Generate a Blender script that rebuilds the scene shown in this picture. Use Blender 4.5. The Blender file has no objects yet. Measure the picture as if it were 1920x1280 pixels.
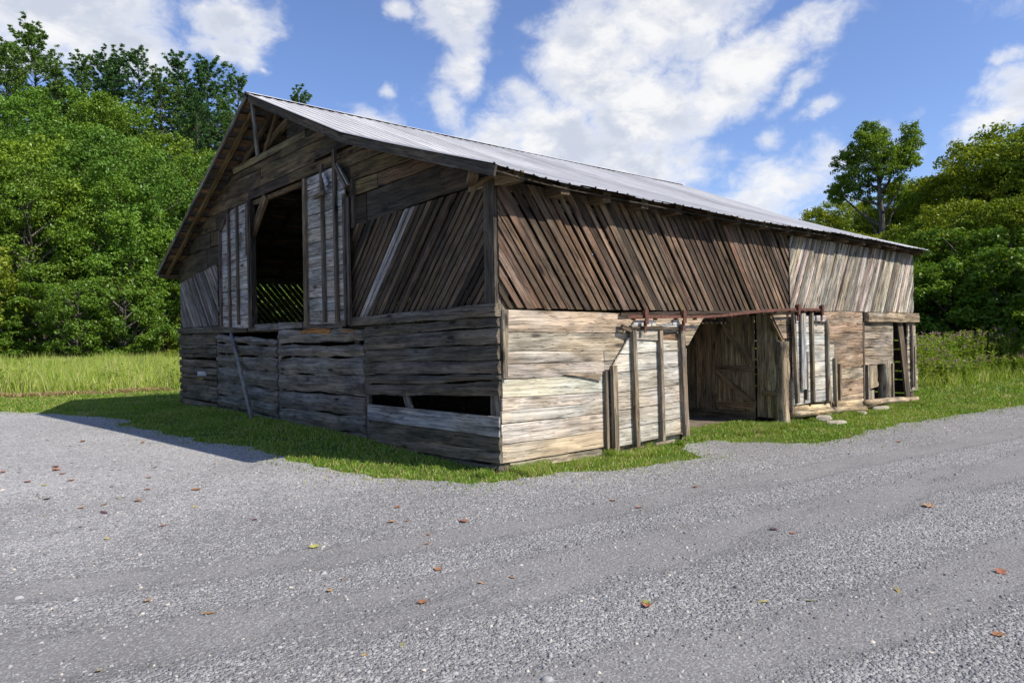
import bpy, bmesh, math, random
import numpy as np
from mathutils import Vector, Matrix, noise

R_ = math.radians
rnd = random.Random(7)
SC = bpy.context.scene
COL = SC.collection

# ------------------------------------------------------------------ camera
# Metres; the barn's near corner is the origin, its long side runs along +X, its gable along +Y.
cam_d = bpy.data.cameras.new('camera')
cam_d.sensor_width = 36.0
cam_d.lens = 36.0 * 1316.4 / 1920.0
cam_d.clip_start = 0.1
cam_d.clip_end = 3000
cam = bpy.data.objects.new('camera', cam_d)
COL.objects.link(cam)
yaw, pitch, roll = 0.85494, -0.012288, -0.017027
fw = Vector((math.cos(pitch) * math.cos(yaw), math.cos(pitch) * math.sin(yaw), math.sin(pitch)))
rt = Vector((math.sin(yaw), -math.cos(yaw), 0))
up = rt.cross(fw)
r2 = rt * math.cos(roll) + up * math.sin(roll)
u2 = up * math.cos(roll) - rt * math.sin(roll)
CAM = Vector((-5.154, -6.158, 1.6))
cam.matrix_world = Matrix(((r2.x, u2.x, -fw.x, CAM.x), (r2.y, u2.y, -fw.y, CAM.y), (r2.z, u2.z, -fw.z, CAM.z), (0, 0, 0, 1)))
SC.camera = cam

# ------------------------------------------------------------------ sun, sky, exposure
SUN = Vector((0.425, -0.95, 0.99)).normalized()
sun_d = bpy.data.lights.new('sun', 'SUN')
sun_d.energy = 5.0
sun_d.angle = R_(0.5)
sun_d.color = (1.0, 0.93, 0.82)
sun = bpy.data.objects.new('sun', sun_d)
sun.rotation_mode = 'QUATERNION'
sun.rotation_quaternion = SUN.to_track_quat('Z', 'Y')
sun.location = (20, -40, 45)
COL.objects.link(sun)

SC.view_settings.view_transform = 'Standard'
SC.view_settings.look = 'None'
SC.view_settings.gamma = 1
SC.view_settings.use_curve_mapping = False
SC.view_settings.exposure = 0.30

# nodes helper -------------------------------------------------------
class NT:
    def __init__(s, tree):
        s.t = tree
        s.n = tree.nodes
        s.l = tree.links
    def new(s, typ, **kw):
        n = s.n.new(typ)
        for k, v in kw.items():
            setattr(n, k, v)
        return n
    def put(s, sock, v):
        if isinstance(v, bpy.types.NodeSocket):
            s.l.new(v, sock)
        else:
            if sock.type == 'RGBA' and len(v) == 3:
                v = (*v, 1)
            sock.default_value = v
    def math(s, op, a, b=0.0, c=0.0, clamp=False):
        n = s.new('ShaderNodeMath', operation=op, use_clamp=clamp)
        s.put(n.inputs[0], a); s.put(n.inputs[1], b); s.put(n.inputs[2], c)
        return n.outputs[0]
    def vmath(s, op, a, b=(0, 0, 0), scale=1.0):
        n = s.new('ShaderNodeVectorMath', operation=op)
        s.put(n.inputs[0], a)
        if op == 'SCALE':
            n.inputs['Scale'].default_value = scale
        else:
            s.put(n.inputs[1], b)
        return n.outputs['Value'] if op in ('LENGTH', 'DOT_PRODUCT', 'DISTANCE') else n.outputs[0]
    def noise(s, vec, scale=5, detail=3, rough=0.55, dist=0.0, out='Fac'):
        n = s.new('ShaderNodeTexNoise')
        s.put(n.inputs['Vector'], vec)
        n.inputs['Scale'].default_value = scale
        n.inputs['Detail'].default_value = detail
        n.inputs['Roughness'].default_value = rough
        n.inputs['Distortion'].default_value = dist
        return n.outputs[out]
    def voro(s, vec, scale=5, feature='F1', out='Distance', rand=1.0):
        n = s.new('ShaderNodeTexVoronoi', feature=feature)
        s.put(n.inputs['Vector'], vec)
        n.inputs['Scale'].default_value = scale
        n.inputs['Randomness'].default_value = rand
        return n.outputs[out]
    def mapr(s, v, a, b, c=0.0, d=1.0, smooth=False):
        n = s.new('ShaderNodeMapRange')
        n.interpolation_type = 'SMOOTHSTEP' if smooth else 'LINEAR'
        s.put(n.inputs[0], v); s.put(n.inputs[1], a); s.put(n.inputs[2], b); s.put(n.inputs[3], c); s.put(n.inputs[4], d)
        return n.outputs[0]
    def mix(s, f, a, b, blend='MIX'):
        n = s.new('ShaderNodeMix', data_type='RGBA', blend_type=blend)
        s.put(n.inputs[0], f); s.put(n.inputs[6], a); s.put(n.inputs[7], b)
        return n.outputs[2]
    def mapping(s, vec, loc=(0, 0, 0), rot=(0, 0, 0), scale=(1, 1, 1), typ='POINT'):
        n = s.new('ShaderNodeMapping', vector_type=typ)
        s.put(n.inputs[0], vec)
        n.inputs[1].default_value = loc; n.inputs[2].default_value = rot; n.inputs[3].default_value = scale
        return n.outputs[0]
    def grey(s, v):
        n = s.new('ShaderNodeCombineColor')
        for i in range(3):
            s.put(n.inputs[i], v)
        return n.outputs[0]

def material(name):
    m = bpy.data.materials.new(name)
    m.use_nodes = True
    nt = NT(m.node_tree)
    return m, nt, m.node_tree.nodes['Principled BSDF']

def bump(nt, bsdf, h, strength, dist):
    b = nt.new('ShaderNodeBump')
    nt.put(b.inputs['Height'], h)
    b.inputs['Strength'].default_value = strength
    b.inputs['Distance'].default_value = dist
    nt.l.new(b.outputs[0], bsdf.inputs['Normal'])

# ------------------------------------------------------------------ world: clear blue sky with fair-weather clouds
W = bpy.data.worlds.new('World')
SC.world = W
W.use_nodes = True
wt = NT(W.node_tree)
sky = wt.new('ShaderNodeTexSky', sky_type='NISHITA')
sky.sun_disc = False
sky.sun_elevation = math.asin(SUN.z)
sky.sun_rotation = math.atan2(SUN.x, SUN.y)
sky.altitude = 500
sky.air_density = 1.0
sky.dust_density = 0.8
sky.ozone_density = 4.0
bg_sky = W.node_tree.nodes['Background']
bg_sky.inputs[1].default_value = 0.125
wt.l.new(wt.mix(1.0, sky.outputs[0], (1.06, 1.04, 1.20), 'MULTIPLY'), bg_sky.inputs[0])
dirv = wt.new('ShaderNodeTexCoord').outputs['Generated']
# every cloud: azimuth and elevation of its middle (degrees, azimuth from +X), half-widths, tilt, weight
CLOUDS = [
    (41.6, 21.0, 5.0, 4.8, 0, 1.0), (35.6, 24.3, 6.0, 4.2, 10, 1.0), (38.0, 17, 5.6, 3.8, 0, 1.0), (29.6, 19.8, 5.6, 2.2, 20, .95),
    (44.5, 15.2, 6.2, 3.6, -20, 1.0), (40, 12.8, 7.5, 3.0, 0, .95), (32, 17.6, 4.5, 2.4, 30, .85), (50, 15.2, 3.6, 2.2, 0, .72), (38, 13, 5, 2.6, 0, .8),
    (53.2, 24.3, 2.7, 3.2, 0, .85), (52.9, 20.8, 2.0, 2.8, 0, .78), (54.0, 17.8, 1.2, 2.6, 0, .62), (57.5, 24.5, .9, .9, 0, .5),
    (70.2, 22.8, 3.6, 2.0, 15, .9), (71.2, 21.3, 3.4, 1.3, 5, .75), (69.0, 20.4, 1.5, 1.3, 0, .55),
    (80.5, 21.6, 6.2, 3.6, -12, 1.0), (84, 22.5, 6, 3.0, 0, .9), (77.0, 19.6, 3.4, 2.0, 0, .85), (86, 18.5, 5, 2.2, 0, .8),
    (60, 16.6, 2.2, 1.2, 0, .62), (68.1, 19.8, .8, .5, 0, .5), (58.6, 19.1, .7, .6, 0, .45),
    (28.8, 14, 1.3, 1.0, 20, .55), (27.2, 17.0, 2.2, .8, 40, .55), (25.4, 16, 1.6, .7, 20, .5),
    (14.6, 13.4, 3.4, 1.5, 28, .72), (12.6, 15.3, 2.2, 1.6, 20, .75), (13.5, 17.6, .6, .5, 0, .4),
    (27.5, 11.2, 7.5, 2.1, 10, .58), (31, 9.5, 7, 2.2, 8, .6),
    (4, 22, 8, 4, 0, .9), (-14, 14, 9, 4, 10, .9), (-34, 26, 6, 3, 0, .8), (-50, 16, 6, 3, 0, .75), (-75, 10, 8, 2.5, 0, .8), (-95, 24, 6, 3, 0, .8),
    (-120, 15, 10, 4, 5, .95), (-150, 24, 9, 5, 0, .9), (-175, 14, 9, 4, 0, .9), (155, 22, 10, 5, 0, .95), (130, 14, 8, 4, 0, .9), (108, 24, 8, 5, 0, .9),
    (60, 42, 6, 3.5, 0, .8), (-20, 46, 7, 4, 0, .8), (-120, 48, 7, 4, 0, .8), (170, 42, 7, 4, 0, .8)]
warp = wt.noise(dirv, 9.0, 5, 0.6, 0, 'Color')
dw = wt.vmath('ADD', dirv, wt.vmath('SCALE', wt.vmath('SUBTRACT', warp, (.5, .5, .5)), scale=0.075))
field = None
for az, el, hw, hh, tilt, wgt in CLOUDS:
    a, e = R_(az), R_(el)
    c = (math.cos(e) * math.cos(a), math.cos(e) * math.sin(a), math.sin(e))
    loc = wt.mapping(dw, c, (R_(-tilt), R_(-el), a), (0.4, math.radians(hw) * 1.25, math.radians(hh) * 1.25), 'TEXTURE')
    v = wt.math('MULTIPLY', wt.math('SUBTRACT', 1.0, wt.vmath('LENGTH', loc)), wgt)
    field = v if field is None else wt.math('MAXIMUM', field, v)
det = wt.noise(wt.mapping(dirv, scale=(1, 1, 1.5)), 22.0, 9, 0.62, 0.3)
big = wt.noise(dirv, 7.0, 4, 0.5)
dens = wt.math('ADD', wt.math('MULTIPLY', field, 1.05), wt.math('MULTIPLY', wt.math('SUBTRACT', det, 0.5), 1.15))
dens = wt.math('ADD', dens, wt.math('MULTIPLY', wt.math('SUBTRACT', big, 0.5), 0.35))
cover = wt.mapr(dens, -0.03, 0.72, 0, 1, True)
# thick cores turn slightly grey, sunward rims stay white
lit = wt.noise(wt.mapping(dirv, loc=(.02, -.05, .03), scale=(1, 1, 1.8)), 10.0, 7, 0.6, 0.2)
shade = wt.math('MULTIPLY', wt.mapr(dens, .28, .80, 0, 1, True), wt.mapr(lit, .40, .60, 0, 1, True))
ccol = wt.mix(shade, (1.0, .995, .99), (0.64, 0.69, 0.80))
bg_cl = wt.new('ShaderNodeBackground')
wt.l.new(ccol, bg_cl.inputs[0])
bg_cl.inputs[1].default_value = 0.80
above = wt.new('ShaderNodeSeparateXYZ')
wt.l.new(dirv, above.inputs[0])
cover = wt.math('MULTIPLY', cover, wt.mapr(above.outputs[2], 0.02, 0.12, 0, 1))
cover = wt.math('MULTIPLY', cover, 0.96)
mixs = wt.new('ShaderNodeMixShader')
wt.l.new(cover, mixs.inputs[0]); wt.l.new(bg_sky.outputs[0], mixs.inputs[1]); wt.l.new(bg_cl.outputs[0], mixs.inputs[2])
wt.l.new(mixs.outputs[0], W.node_tree.nodes['World Output'].inputs[0])

# ------------------------------------------------------------------ materials
def wood_material():
    m, nt, b = material('weathered_wood')
    oi = nt.new('ShaderNodeObjectInfo')
    oc = nt.new('ShaderNodeTexCoord').outputs['Object']
    off = nt.new('ShaderNodeCombineXYZ')
    nt.put(off.inputs[0], nt.math('MULTIPLY', oi.outputs['Random'], 71.0))
    nt.put(off.inputs[1], nt.math('MULTIPLY', oi.outputs['Random'], 37.0))
    p = nt.vmath('ADD', oc, off.outputs[0])
    bend = nt.noise(nt.mapping(p, scale=(1.6, 3, 3)), 1.0, 3, .5, 0, 'Color')
    pb = nt.vmath('ADD', p, nt.vmath('MULTIPLY', nt.vmath('SUBTRACT', bend, (.5, .5, .5)), (0, .07, .07)))
    # knots: grain runs round them
    kp = nt.mapping(p, scale=(1.5, 5.0, 0.001))
    kd = nt.voro(kp, 1.0)
    knot = nt.mapr(kd, 0.06, 0.17, 1, 0, True)
    kring = nt.mapr(kd, 0.05, 0.34, 1, 0, True)
    g0 = nt.noise(nt.mapping(pb, scale=(.6, 14, 14)), 1.0, 4, .6, .12)
    g1 = nt.noise(nt.mapping(pb, scale=(.9, 36, 36)), 1.0, 6, .68, .12)
    g2 = nt.noise(nt.mapping(pb, scale=(2.4, 110, 110)), 1.0, 3, .6, .1)
    crk = nt.noise(nt.mapping(pb, scale=(.65, 40, 40)), 1.0, 2, .5, .25)
    crack = nt.mapr(nt.math('ABSOLUTE', nt.math('SUBTRACT', crk, .44)), .004, .020, 1, 0, True)
    crack = nt.math('MAXIMUM', crack, nt.mapr(crk, .25, .34, 1, 0, True))
    blot = nt.noise(nt.mapping(p, scale=(1.3, 5, 5)), 1.0, 6, .7, .25)
    patch = nt.noise(nt.mapping(p, scale=(.9, 1.6, 1.6)), 1.0, 3, .55)
    v = nt.math('MULTIPLY', nt.mapr(g1, .30, .70, .52, 1.42), nt.mapr(g2, .3, .7, .82, 1.18))
    v = nt.math('MULTIPLY', v, nt.mapr(g0, .34, .66, .68, 1.26))
    v = nt.math('MULTIPLY', v, nt.mapr(blot, .36, .58, .42, 1.14))
    v = nt.math('MULTIPLY', v, nt.math('SUBTRACT', 1.0, nt.math('MULTIPLY', crack, .70)))
    v = nt.math('MULTIPLY', v, nt.math('SUBTRACT', 1.0, nt.math('MULTIPLY', knot, .78)))
    v = nt.math('MULTIPLY', v, nt.math('SUBTRACT', 1.0, nt.math('MULTIPLY', kring, .35)))
    # sound boards are more even than rotten ones: the object's alpha is how weathered it is
    v = nt.math('ADD', 1.0, nt.math('MULTIPLY', nt.math('SUBTRACT', v, 1.0), oi.outputs['Alpha']))
    base = nt.mix(1.0, oi.outputs['Color'], nt.grey(v), 'MULTIPLY')
    warm = nt.mix(1.0, base, (1.07, .985, .86), 'MULTIPLY')
    cool = nt.mix(1.0, base, (.985, .995, .99), 'MULTIPLY')
    c = nt.mix(nt.mapr(patch, .40, .60, 0, 1, True), warm, cool)
    nt.put(b.inputs['Base Color'], c)
    b.inputs['Roughness'].default_value = .82
    b.inputs['Specular IOR Level'].default_value = .25
    h = nt.math('ADD', nt.math('MULTIPLY', g1, .7), nt.math('MULTIPLY', nt.math('SUBTRACT', 1.0, crack), .5))
    h = nt.math('ADD', h, nt.math('MULTIPLY', g2, .25))
    bump(nt, b, h, .9, .014)
    return m
WOOD = wood_material()

def metal_roof_material():
    m, nt, b = material('aged_sheet_metal')
    oi = nt.new('ShaderNodeObjectInfo')
    oc = nt.new('ShaderNodeTexCoord').outputs['Object']
    n1 = nt.noise(nt.mapping(oc, scale=(2.5, .7, .7)), 1.0, 5, .6)
    n2 = nt.noise(nt.mapping(oc, scale=(30, 2, 2)), 1.0, 4, .6)
    v = nt.math('MULTIPLY', nt.mapr(n1, .3, .7, .82, 1.08), nt.mapr(n2, .3, .7, .88, 1.06))
    v = nt.math('MULTIPLY', v, nt.mapr(oi.outputs['Random'], 0, 1, .80, 1.08))
    nt.put(b.inputs['Base Color'], nt.mix(nt.mapr(nt.noise(nt.mapping(oc, scale=(9, .9, .9)), 1.0, 5, .7), .60, .72, 0, .55), nt.mix(1.0, (.62, .61, .595), nt.grey(v), 'MULTIPLY'), (.34, .27, .21)))
    top = b.inputs['Base Color'].links[0].from_socket
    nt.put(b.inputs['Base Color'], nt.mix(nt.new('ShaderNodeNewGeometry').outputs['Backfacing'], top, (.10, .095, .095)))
    b.inputs['Metallic'].default_value = .0
    nt.put(b.inputs['Roughness'], nt.mapr(n1, .3, .7, .42, .58))
    return m
METAL = metal_roof_material()

def rust_material():
    m, nt, b = material('rusted_iron')
    oc = nt.new('ShaderNodeTexCoord').outputs['Object']
    n1 = nt.noise(oc, 14, 5, .6)
    nt.put(b.inputs['Base Color'], nt.mix(nt.mapr(n1, .35, .65), (.065, .028, .02), (.175, .066, .043)))
    b.inputs['Roughness'].default_value = .75
    b.inputs['Metallic'].default_value = .2
    bump(nt, b, n1, .4, .004)
    return m
RUST = rust_material()

def stone_material():
    m, nt, b = material('field_stone')
    oc = nt.new('ShaderNodeTexCoord').outputs['Object']
    n1 = nt.noise(oc, 9, 6, .65)
    nt.put(b.inputs['Base Color'], nt.mix(nt.mapr(n1, .35, .65), (.24, .21, .16), (.46, .42, .34)))
    b.inputs['Roughness'].default_value = .9
    bump(nt, b, n1, .6, .02)
    return m
STONE = stone_material()

def track_bands(nt, pos):
    """How compacted the gravel is: wheel lines of the lane that passes the long side and swings round the corner."""
    sep = nt.new('ShaderNodeSeparateXYZ')
    nt.l.new(pos, sep.inputs[0])
    wob = nt.noise(nt.mapping(pos, scale=(.25, .5, 1)), 1.0, 3, .5)
    v = nt.math('ADD', sep.outputs[1], nt.math('MULTIPLY', sep.outputs[0], .12))
    bendx = nt.math('MAXIMUM', nt.math('SUBTRACT', 0.0, sep.outputs[0]), 0.0)
    v = nt.math('SUBTRACT', v, nt.math('MULTIPLY', nt.math('MULTIPLY', bendx, bendx), .035))
    v = nt.math('ADD', v, nt.math('MULTIPLY', nt.math('SUBTRACT', wob, .5), .55))
    tot = None
    for c, w in ((-2.08, .34), (-3.25, .50), (-4.75, .42), (-6.1, .4)):
        d = nt.math('ABSOLUTE', nt.math('SUBTRACT', v, c))
        k = nt.mapr(d, w * .35, w * 1.25, 1, 0, True)
        tot = k if tot is None else nt.math('MAXIMUM', tot, k)
    return tot

def gravel_material():
    m, nt, b = material('crushed_limestone')
    pos = nt.new('ShaderNodeNewGeometry').outputs['Position']
    packed = track_bands(nt, pos)
    stretch = nt.noise(nt.mapping(pos, scale=(.5, 2.2, 1)), 1.0, 4, .6)
    patch = nt.noise(pos, .55, 4, .6)
    packed = nt.math('MULTIPLY', packed, nt.mapr(stretch, .32, .60, .35, 1))
    packed = nt.math('MAXIMUM', packed, nt.math('MULTIPLY', nt.mapr(stretch, .52, .70, 0, .8, True), nt.mapr(patch, .4, .6, .3, 1)))
    cell_a = nt.voro(pos, 46, 'F1', 'Color')
    cell_b = nt.voro(pos, 95, 'F1', 'Color')
    dist_a = nt.voro(pos, 46, 'F1', 'Distance')
    dist_b = nt.voro(pos, 95, 'F1', 'Distance')
    sa = nt.new('ShaderNodeSeparateColor'); nt.l.new(cell_a, sa.inputs[0])
    sb = nt.new('ShaderNodeSeparateColor'); nt.l.new(cell_b, sb.inputs[0])
    loose = nt.mix(nt.mapr(sa.outputs[0], 0, 1, 0, 1), (.165, .163, .162), (.405, .399, .392))
    fine = nt.mix(nt.mapr(sb.outputs[0], 0, 1, 0, 1), (.175, .172, .169), (.355, .349, .342))
    stones = nt.mix(nt.mapr(sa.outputs[1], .35, .75, 0, 1), fine, loose)
    stones = nt.mix(nt.mapr(sa.outputs[2], .90, .94, 0, .8), stones, (.52, .50, .46))
    dust = nt.noise(pos, 60, 4, .7)
    dustc = nt.mix(nt.mapr(dust, .3, .7), (.172, .167, .161), (.275, .267, .257))
    grit = nt.mapr(sb.outputs[1], .78, .86, 0, .75)
    dustc = nt.mix(grit, dustc, (.36, .36, .365))
    fleck = nt.noise(pos, 22, 5, .75)
    pk = nt.mapr(nt.math('ADD', packed, nt.math('MULTIPLY', nt.math('SUBTRACT', fleck, .5), 1.5)), .25, .7, 0, 1, True)
    c = nt.mix(pk, stones, dustc)
    # yard before the gable painted paler: its grazing-view brightness put into the colour
    sep = nt.new('ShaderNodeSeparateXYZ'); nt.l.new(pos, sep.inputs[0])
    brighter = nt.mapr(nt.math('ADD', sep.outputs[1], nt.mapr(patch, .3, .7, -1.2, 1.2)), -1.5, 3.5, 0, 1, True)
    c = nt.mix(1.0, c, nt.grey(nt.mapr(patch, .3, .7, .86, 1.08)), 'MULTIPLY')
    c = nt.mix(1.0, c, nt.grey(nt.mapr(brighter, 0, 1, .94, 1.34)), 'MULTIPLY')
    nt.put(b.inputs['Base Color'], c)
    b.inputs['Roughness'].default_value = .92
    b.inputs['Specular IOR Level'].default_value = .2
    ha = nt.math('SUBTRACT', 1.0, dist_a)
    hb = nt.math('MULTIPLY', nt.math('SUBTRACT', 1.0, dist_b), .5)
    h = nt.math('MULTIPLY', nt.math('ADD', ha, hb), nt.mapr(pk, 0, 1, 1, .28))
    h = nt.math('ADD', h, nt.math('MULTIPLY', dust, .3))
    bump(nt, b, h, .9, .015)
    return m
GRAVEL = gravel_material()

def gravel_stone_material():
    m, nt, b = material('loose_limestone')
    g = nt.new('ShaderNodeNewGeometry')
    r = g.outputs['Random Per Island']
    n1 = nt.noise(g.outputs['Position'], 160, 3, .6)
    c = nt.mix(nt.mapr(r, .0, .9), (.125, .124, .123), (.355, .350, .343))
    c = nt.mix(nt.mapr(r, .965, .975), c, (.50, .46, .39))
    c = nt.mix(1.0, c, nt.grey(nt.mapr(n1, .3, .7, .85, 1.12)), 'MULTIPLY')
    nt.put(b.inputs['Base Color'], c)
    b.inputs['Roughness'].default_value = .85
    b.inputs['Specular IOR Level'].default_value = .25
    return m
PEBBLE = gravel_stone_material()

def soil_material():
    m, nt, b = material('grassy_soil')
    pos = nt.new('ShaderNodeNewGeometry').outputs['Position']
    n1 = nt.noise(pos, .8, 5, .65)
    n2 = nt.noise(pos, 24, 4, .7)
    straw = nt.noise(nt.mapping(pos, scale=(1, 1, 1)), 1.7, 4, .6)
    c = nt.mix(nt.mapr(n1, .35, .65), (.06, .105, .018), (.12, .165, .032))
    c = nt.mix(nt.mapr(n2, .55, .75, 0, .5), c, (.13, .105, .06))
    # cut straw lies where the mown strip meets the meadow
    sep = nt.new('ShaderNodeSeparateXYZ'); nt.l.new(pos, sep.inputs[0])
    d = nt.math('ABSOLUTE', nt.math('SUBTRACT', nt.math('ADD', sep.outputs[1], nt.math('MULTIPLY', sep.outputs[0], .3)), 17.4))
    k = nt.math('MULTIPLY', nt.mapr(d, .2, .9, 1, 0, True), nt.mapr(straw, .35, .6, .2, 1))
    c = nt.mix(k, c, (.34, .24, .12))
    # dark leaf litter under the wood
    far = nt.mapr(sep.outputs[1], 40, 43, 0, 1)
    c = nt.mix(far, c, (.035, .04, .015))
    nt.put(b.inputs['Base Color'], c)
    b.inputs['Roughness'].default_value = .95
    b.inputs['Specular IOR Level'].default_value = .1
    bump(nt, b, n2, .7, .04)
    return m
SOIL = soil_material()

def blade_material(name, lo, hi, dry, dry_amt, trans=.35):
    m = bpy.data.materials.new(name)
    m.use_nodes = True
    nt = NT(m.node_tree)
    nt.n.remove(nt.n['Principled BSDF'])
    g = nt.new('ShaderNodeNewGeometry')
    r = g.outputs['Random Per Island']
    r2 = nt.math('FRACT', nt.math('MULTIPLY', r, 17.31))
    n1 = nt.noise(g.outputs['Position'], .7, 3, .6)
    c = nt.mix(nt.math('ADD', nt.math('MULTIPLY', r, .6), nt.mapr(n1, .35, .65, 0, .4)), lo, hi)
    c = nt.mix(nt.mapr(nt.math('ADD', r2, nt.math('MULTIPLY', nt.math('SUBTRACT', n1, .5), .9)), 1 - dry_amt, 1 - dry_amt * .6, 0, 1), c, dry)
    df = nt.new('ShaderNodeBsdfDiffuse'); nt.l.new(c, df.inputs[0])
    tl = nt.new('ShaderNodeBsdfTranslucent'); nt.l.new(nt.mix(1.0, c, (1.15, 1.2, .6), 'MULTIPLY'), tl.inputs[0])
    gl = nt.new('ShaderNodeBsdfGlossy'); gl.inputs[1].default_value = .5; gl.inputs[0].default_value = (.5, .5, .5, 1)
    m1 = nt.new('ShaderNodeMixShader'); m1.inputs[0].default_value = trans
    nt.l.new(df.outputs[0], m1.inputs[1]); nt.l.new(tl.outputs[0], m1.inputs[2])
    m2 = nt.new('ShaderNodeMixShader'); m2.inputs[0].default_value = .045
    nt.l.new(m1.outputs[0], m2.inputs[1]); nt.l.new(gl.outputs[0], m2.inputs[2])
    nt.l.new(m2.outputs[0], nt.n['Material Output'].inputs[0])
    return m
LAWN = blade_material('lawn_blades', (.105, .205, .014), (.29, .42, .052), (.40, .34, .14), .26)
MEADOW = blade_material('meadow_blades', (.24, .34, .045), (.45, .53, .10), (.56, .50, .24), .20)
WEED = blade_material('weed_leaves', (.13, .22, .024), (.33, .42, .075), (.22, .20, .07), .12)
FLOWER = blade_material('ironweed_blossom', (.20, .10, .18), (.36, .22, .30), (.24, .17, .12), .4)

def foliage_material(name, lo, hi, trans=.32, tip=None):
    m = bpy.data.materials.new(name)
    m.use_nodes = True
    nt = NT(m.node_tree)
    nt.n.remove(nt.n['Principled BSDF'])
    g = nt.new('ShaderNodeNewGeometry')
    oi = nt.new('ShaderNodeObjectInfo')
    r = g.outputs['Random Per Island']
    oc = nt.new('ShaderNodeTexCoord').outputs['Object']
    n1 = nt.noise(oc, .55, 3, .6)
    f = nt.math('ADD', nt.math('MULTIPLY', r, .55), nt.mapr(n1, .35, .65, 0, .45))
    c = nt.mix(f, lo, hi)
    if tip:
        r2 = nt.math('FRACT', nt.math('MULTIPLY', r, 23.7))
        c = nt.mix(nt.mapr(r2, .90, .95, 0, .7), c, tip)
    c = nt.mix(1.0, c, oi.outputs['Color'], 'MULTIPLY')
    df = nt.new('ShaderNodeBsdfDiffuse'); nt.l.new(c, df.inputs[0])
    tl = nt.new('ShaderNodeBsdfTranslucent'); nt.l.new(nt.mix(1.0, c, (1.25, 1.15, .5), 'MULTIPLY'), tl.inputs[0])
    gl = nt.new('ShaderNodeBsdfGlossy'); gl.inputs[1].default_value = .42; gl.inputs[0].default_value = (.55, .6, .55, 1)
    m1 = nt.new('ShaderNodeMixShader'); m1.inputs[0].default_value = trans * .8
    nt.l.new(df.outputs[0], m1.inputs[1]); nt.l.new(tl.outputs[0], m1.inputs[2])
    m2 = nt.new('ShaderNodeMixShader'); m2.inputs[0].default_value = .025
    nt.l.new(m1.outputs[0], m2.inputs[1]); nt.l.new(gl.outputs[0], m2.inputs[2])
    nt.l.new(m2.outputs[0], nt.n['Material Output'].inputs[0])
    return m
BROAD = foliage_material('broadleaf_foliage', (.078, .150, .015), (.245, .345, .042))
PINE = foliage_material('pine_needles', (.062, .130, .030), (.150, .240, .055), .18)
SHRUB = foliage_material('shrub_foliage', (.080, .150, .015), (.220, .300, .036), .36, (.24, .20, .05))

def bark_material():
    m, nt, b = material('bark')
    oc = nt.new('ShaderNodeTexCoord').outputs['Object']
    n1 = nt.noise(nt.mapping(oc, scale=(9, 9, 1.5)), 1.0, 5, .65)
    nt.put(b.inputs['Base Color'], nt.mix(nt.mapr(n1, .35, .65), (.04, .033, .027), (.14, .125, .105)))
    b.inputs['Roughness'].default_value = .9
    bump(nt, b, n1, .6, .04)
    return m
BARK = bark_material()

def leaf_material():
    m, nt, b = material('dry_leaf')
    oi = nt.new('ShaderNodeObjectInfo')
    oc = nt.new('ShaderNodeTexCoord').outputs['Object']
    n1 = nt.noise(oc, 38, 4, .6)
    c = nt.mix(1.0, oi.outputs['Color'], nt.grey(nt.mapr(n1, .3, .7, .62, 1.25)), 'MULTIPLY')
    nt.put(b.inputs['Base Color'], c)
    b.inputs['Roughness'].default_value = .7
    return m
DRYLEAF = leaf_material()

# ------------------------------------------------------------------ object helpers
def tag(o, label=None, cat=None, group=None, kind=None):
    if label: o['label'] = label
    if cat: o['category'] = cat
    if group: o['group'] = group
    if kind: o['kind'] = kind
    return o

def link(name, me, mat=None, parent=None, color=None, mw=None):
    o = bpy.data.objects.new(name, me)
    COL.objects.link(o)
    if mat is not None and me is not None and not me.materials:
        me.materials.append(mat)
    if parent is not None:
        o.parent = parent
    if mw is not None:
        o.matrix_basis = mw
    if color is not None:
        o.color = (*color, 1) if len(color) == 3 else color
    return o

def empty(name, loc=(0, 0, 0), parent=None):
    o = bpy.data.objects.new(name, None)
    o.location = loc
    o.empty_display_size = .2
    COL.objects.link(o)
    if parent: o.parent = parent
    return o

def np_mesh(name, verts, faces, smooth=False):
    """verts (N,3), faces (M,k) with one k"""
    verts = np.asarray(verts, np.float32); faces = np.asarray(faces, np.int32)
    me = bpy.data.meshes.new(name)
    me.vertices.add(len(verts)); me.vertices.foreach_set('co', verts.ravel())
    k = faces.shape[1]
    me.loops.add(faces.size); me.loops.foreach_set('vertex_index', faces.ravel())
    me.polygons.add(len(faces))
    me.polygons.foreach_set('loop_start', np.arange(0, faces.size, k, dtype=np.int32))
    me.polygons.foreach_set('loop_total', np.full(len(faces), k, np.int32))
    if smooth:
        me.polygons.foreach_set('use_smooth', np.ones(len(faces), bool))
    me.update(calc_edges=True)
    return me

def py_mesh(name, verts, faces, smooth=False):
    me = bpy.data.meshes.new(name)
    me.from_pydata([tuple(v) for v in verts], [], faces)
    if smooth:
        for p in me.polygons: p.use_smooth = True
    me.update()
    return me

class Frame:
    """A wall plane: origin, U along the wall, V up, N outward."""
    def __init__(s, o, u, v, n):
        s.o, s.u, s.v, s.n = Vector(o), Vector(u), Vector(v), Vector(n)
    def at(s, a, b, c=0.0):
        return s.o + s.u * a + s.v * b + s.n * c

def basis(x, y, z, o):
    return Matrix(((x.x, y.x, z.x, o.x), (x.y, y.y, z.y, o.y), (x.z, y.z, z.z, o.z), (0, 0, 0, 1)))

def vary(c, a=.12, hue=.03):
    k = 1 + rnd.uniform(-a, a)
    return tuple(max(.01, x * k * (1 + rnd.uniform(-hue, hue))) for x in c[:3]) + tuple(c[3:])

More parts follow.
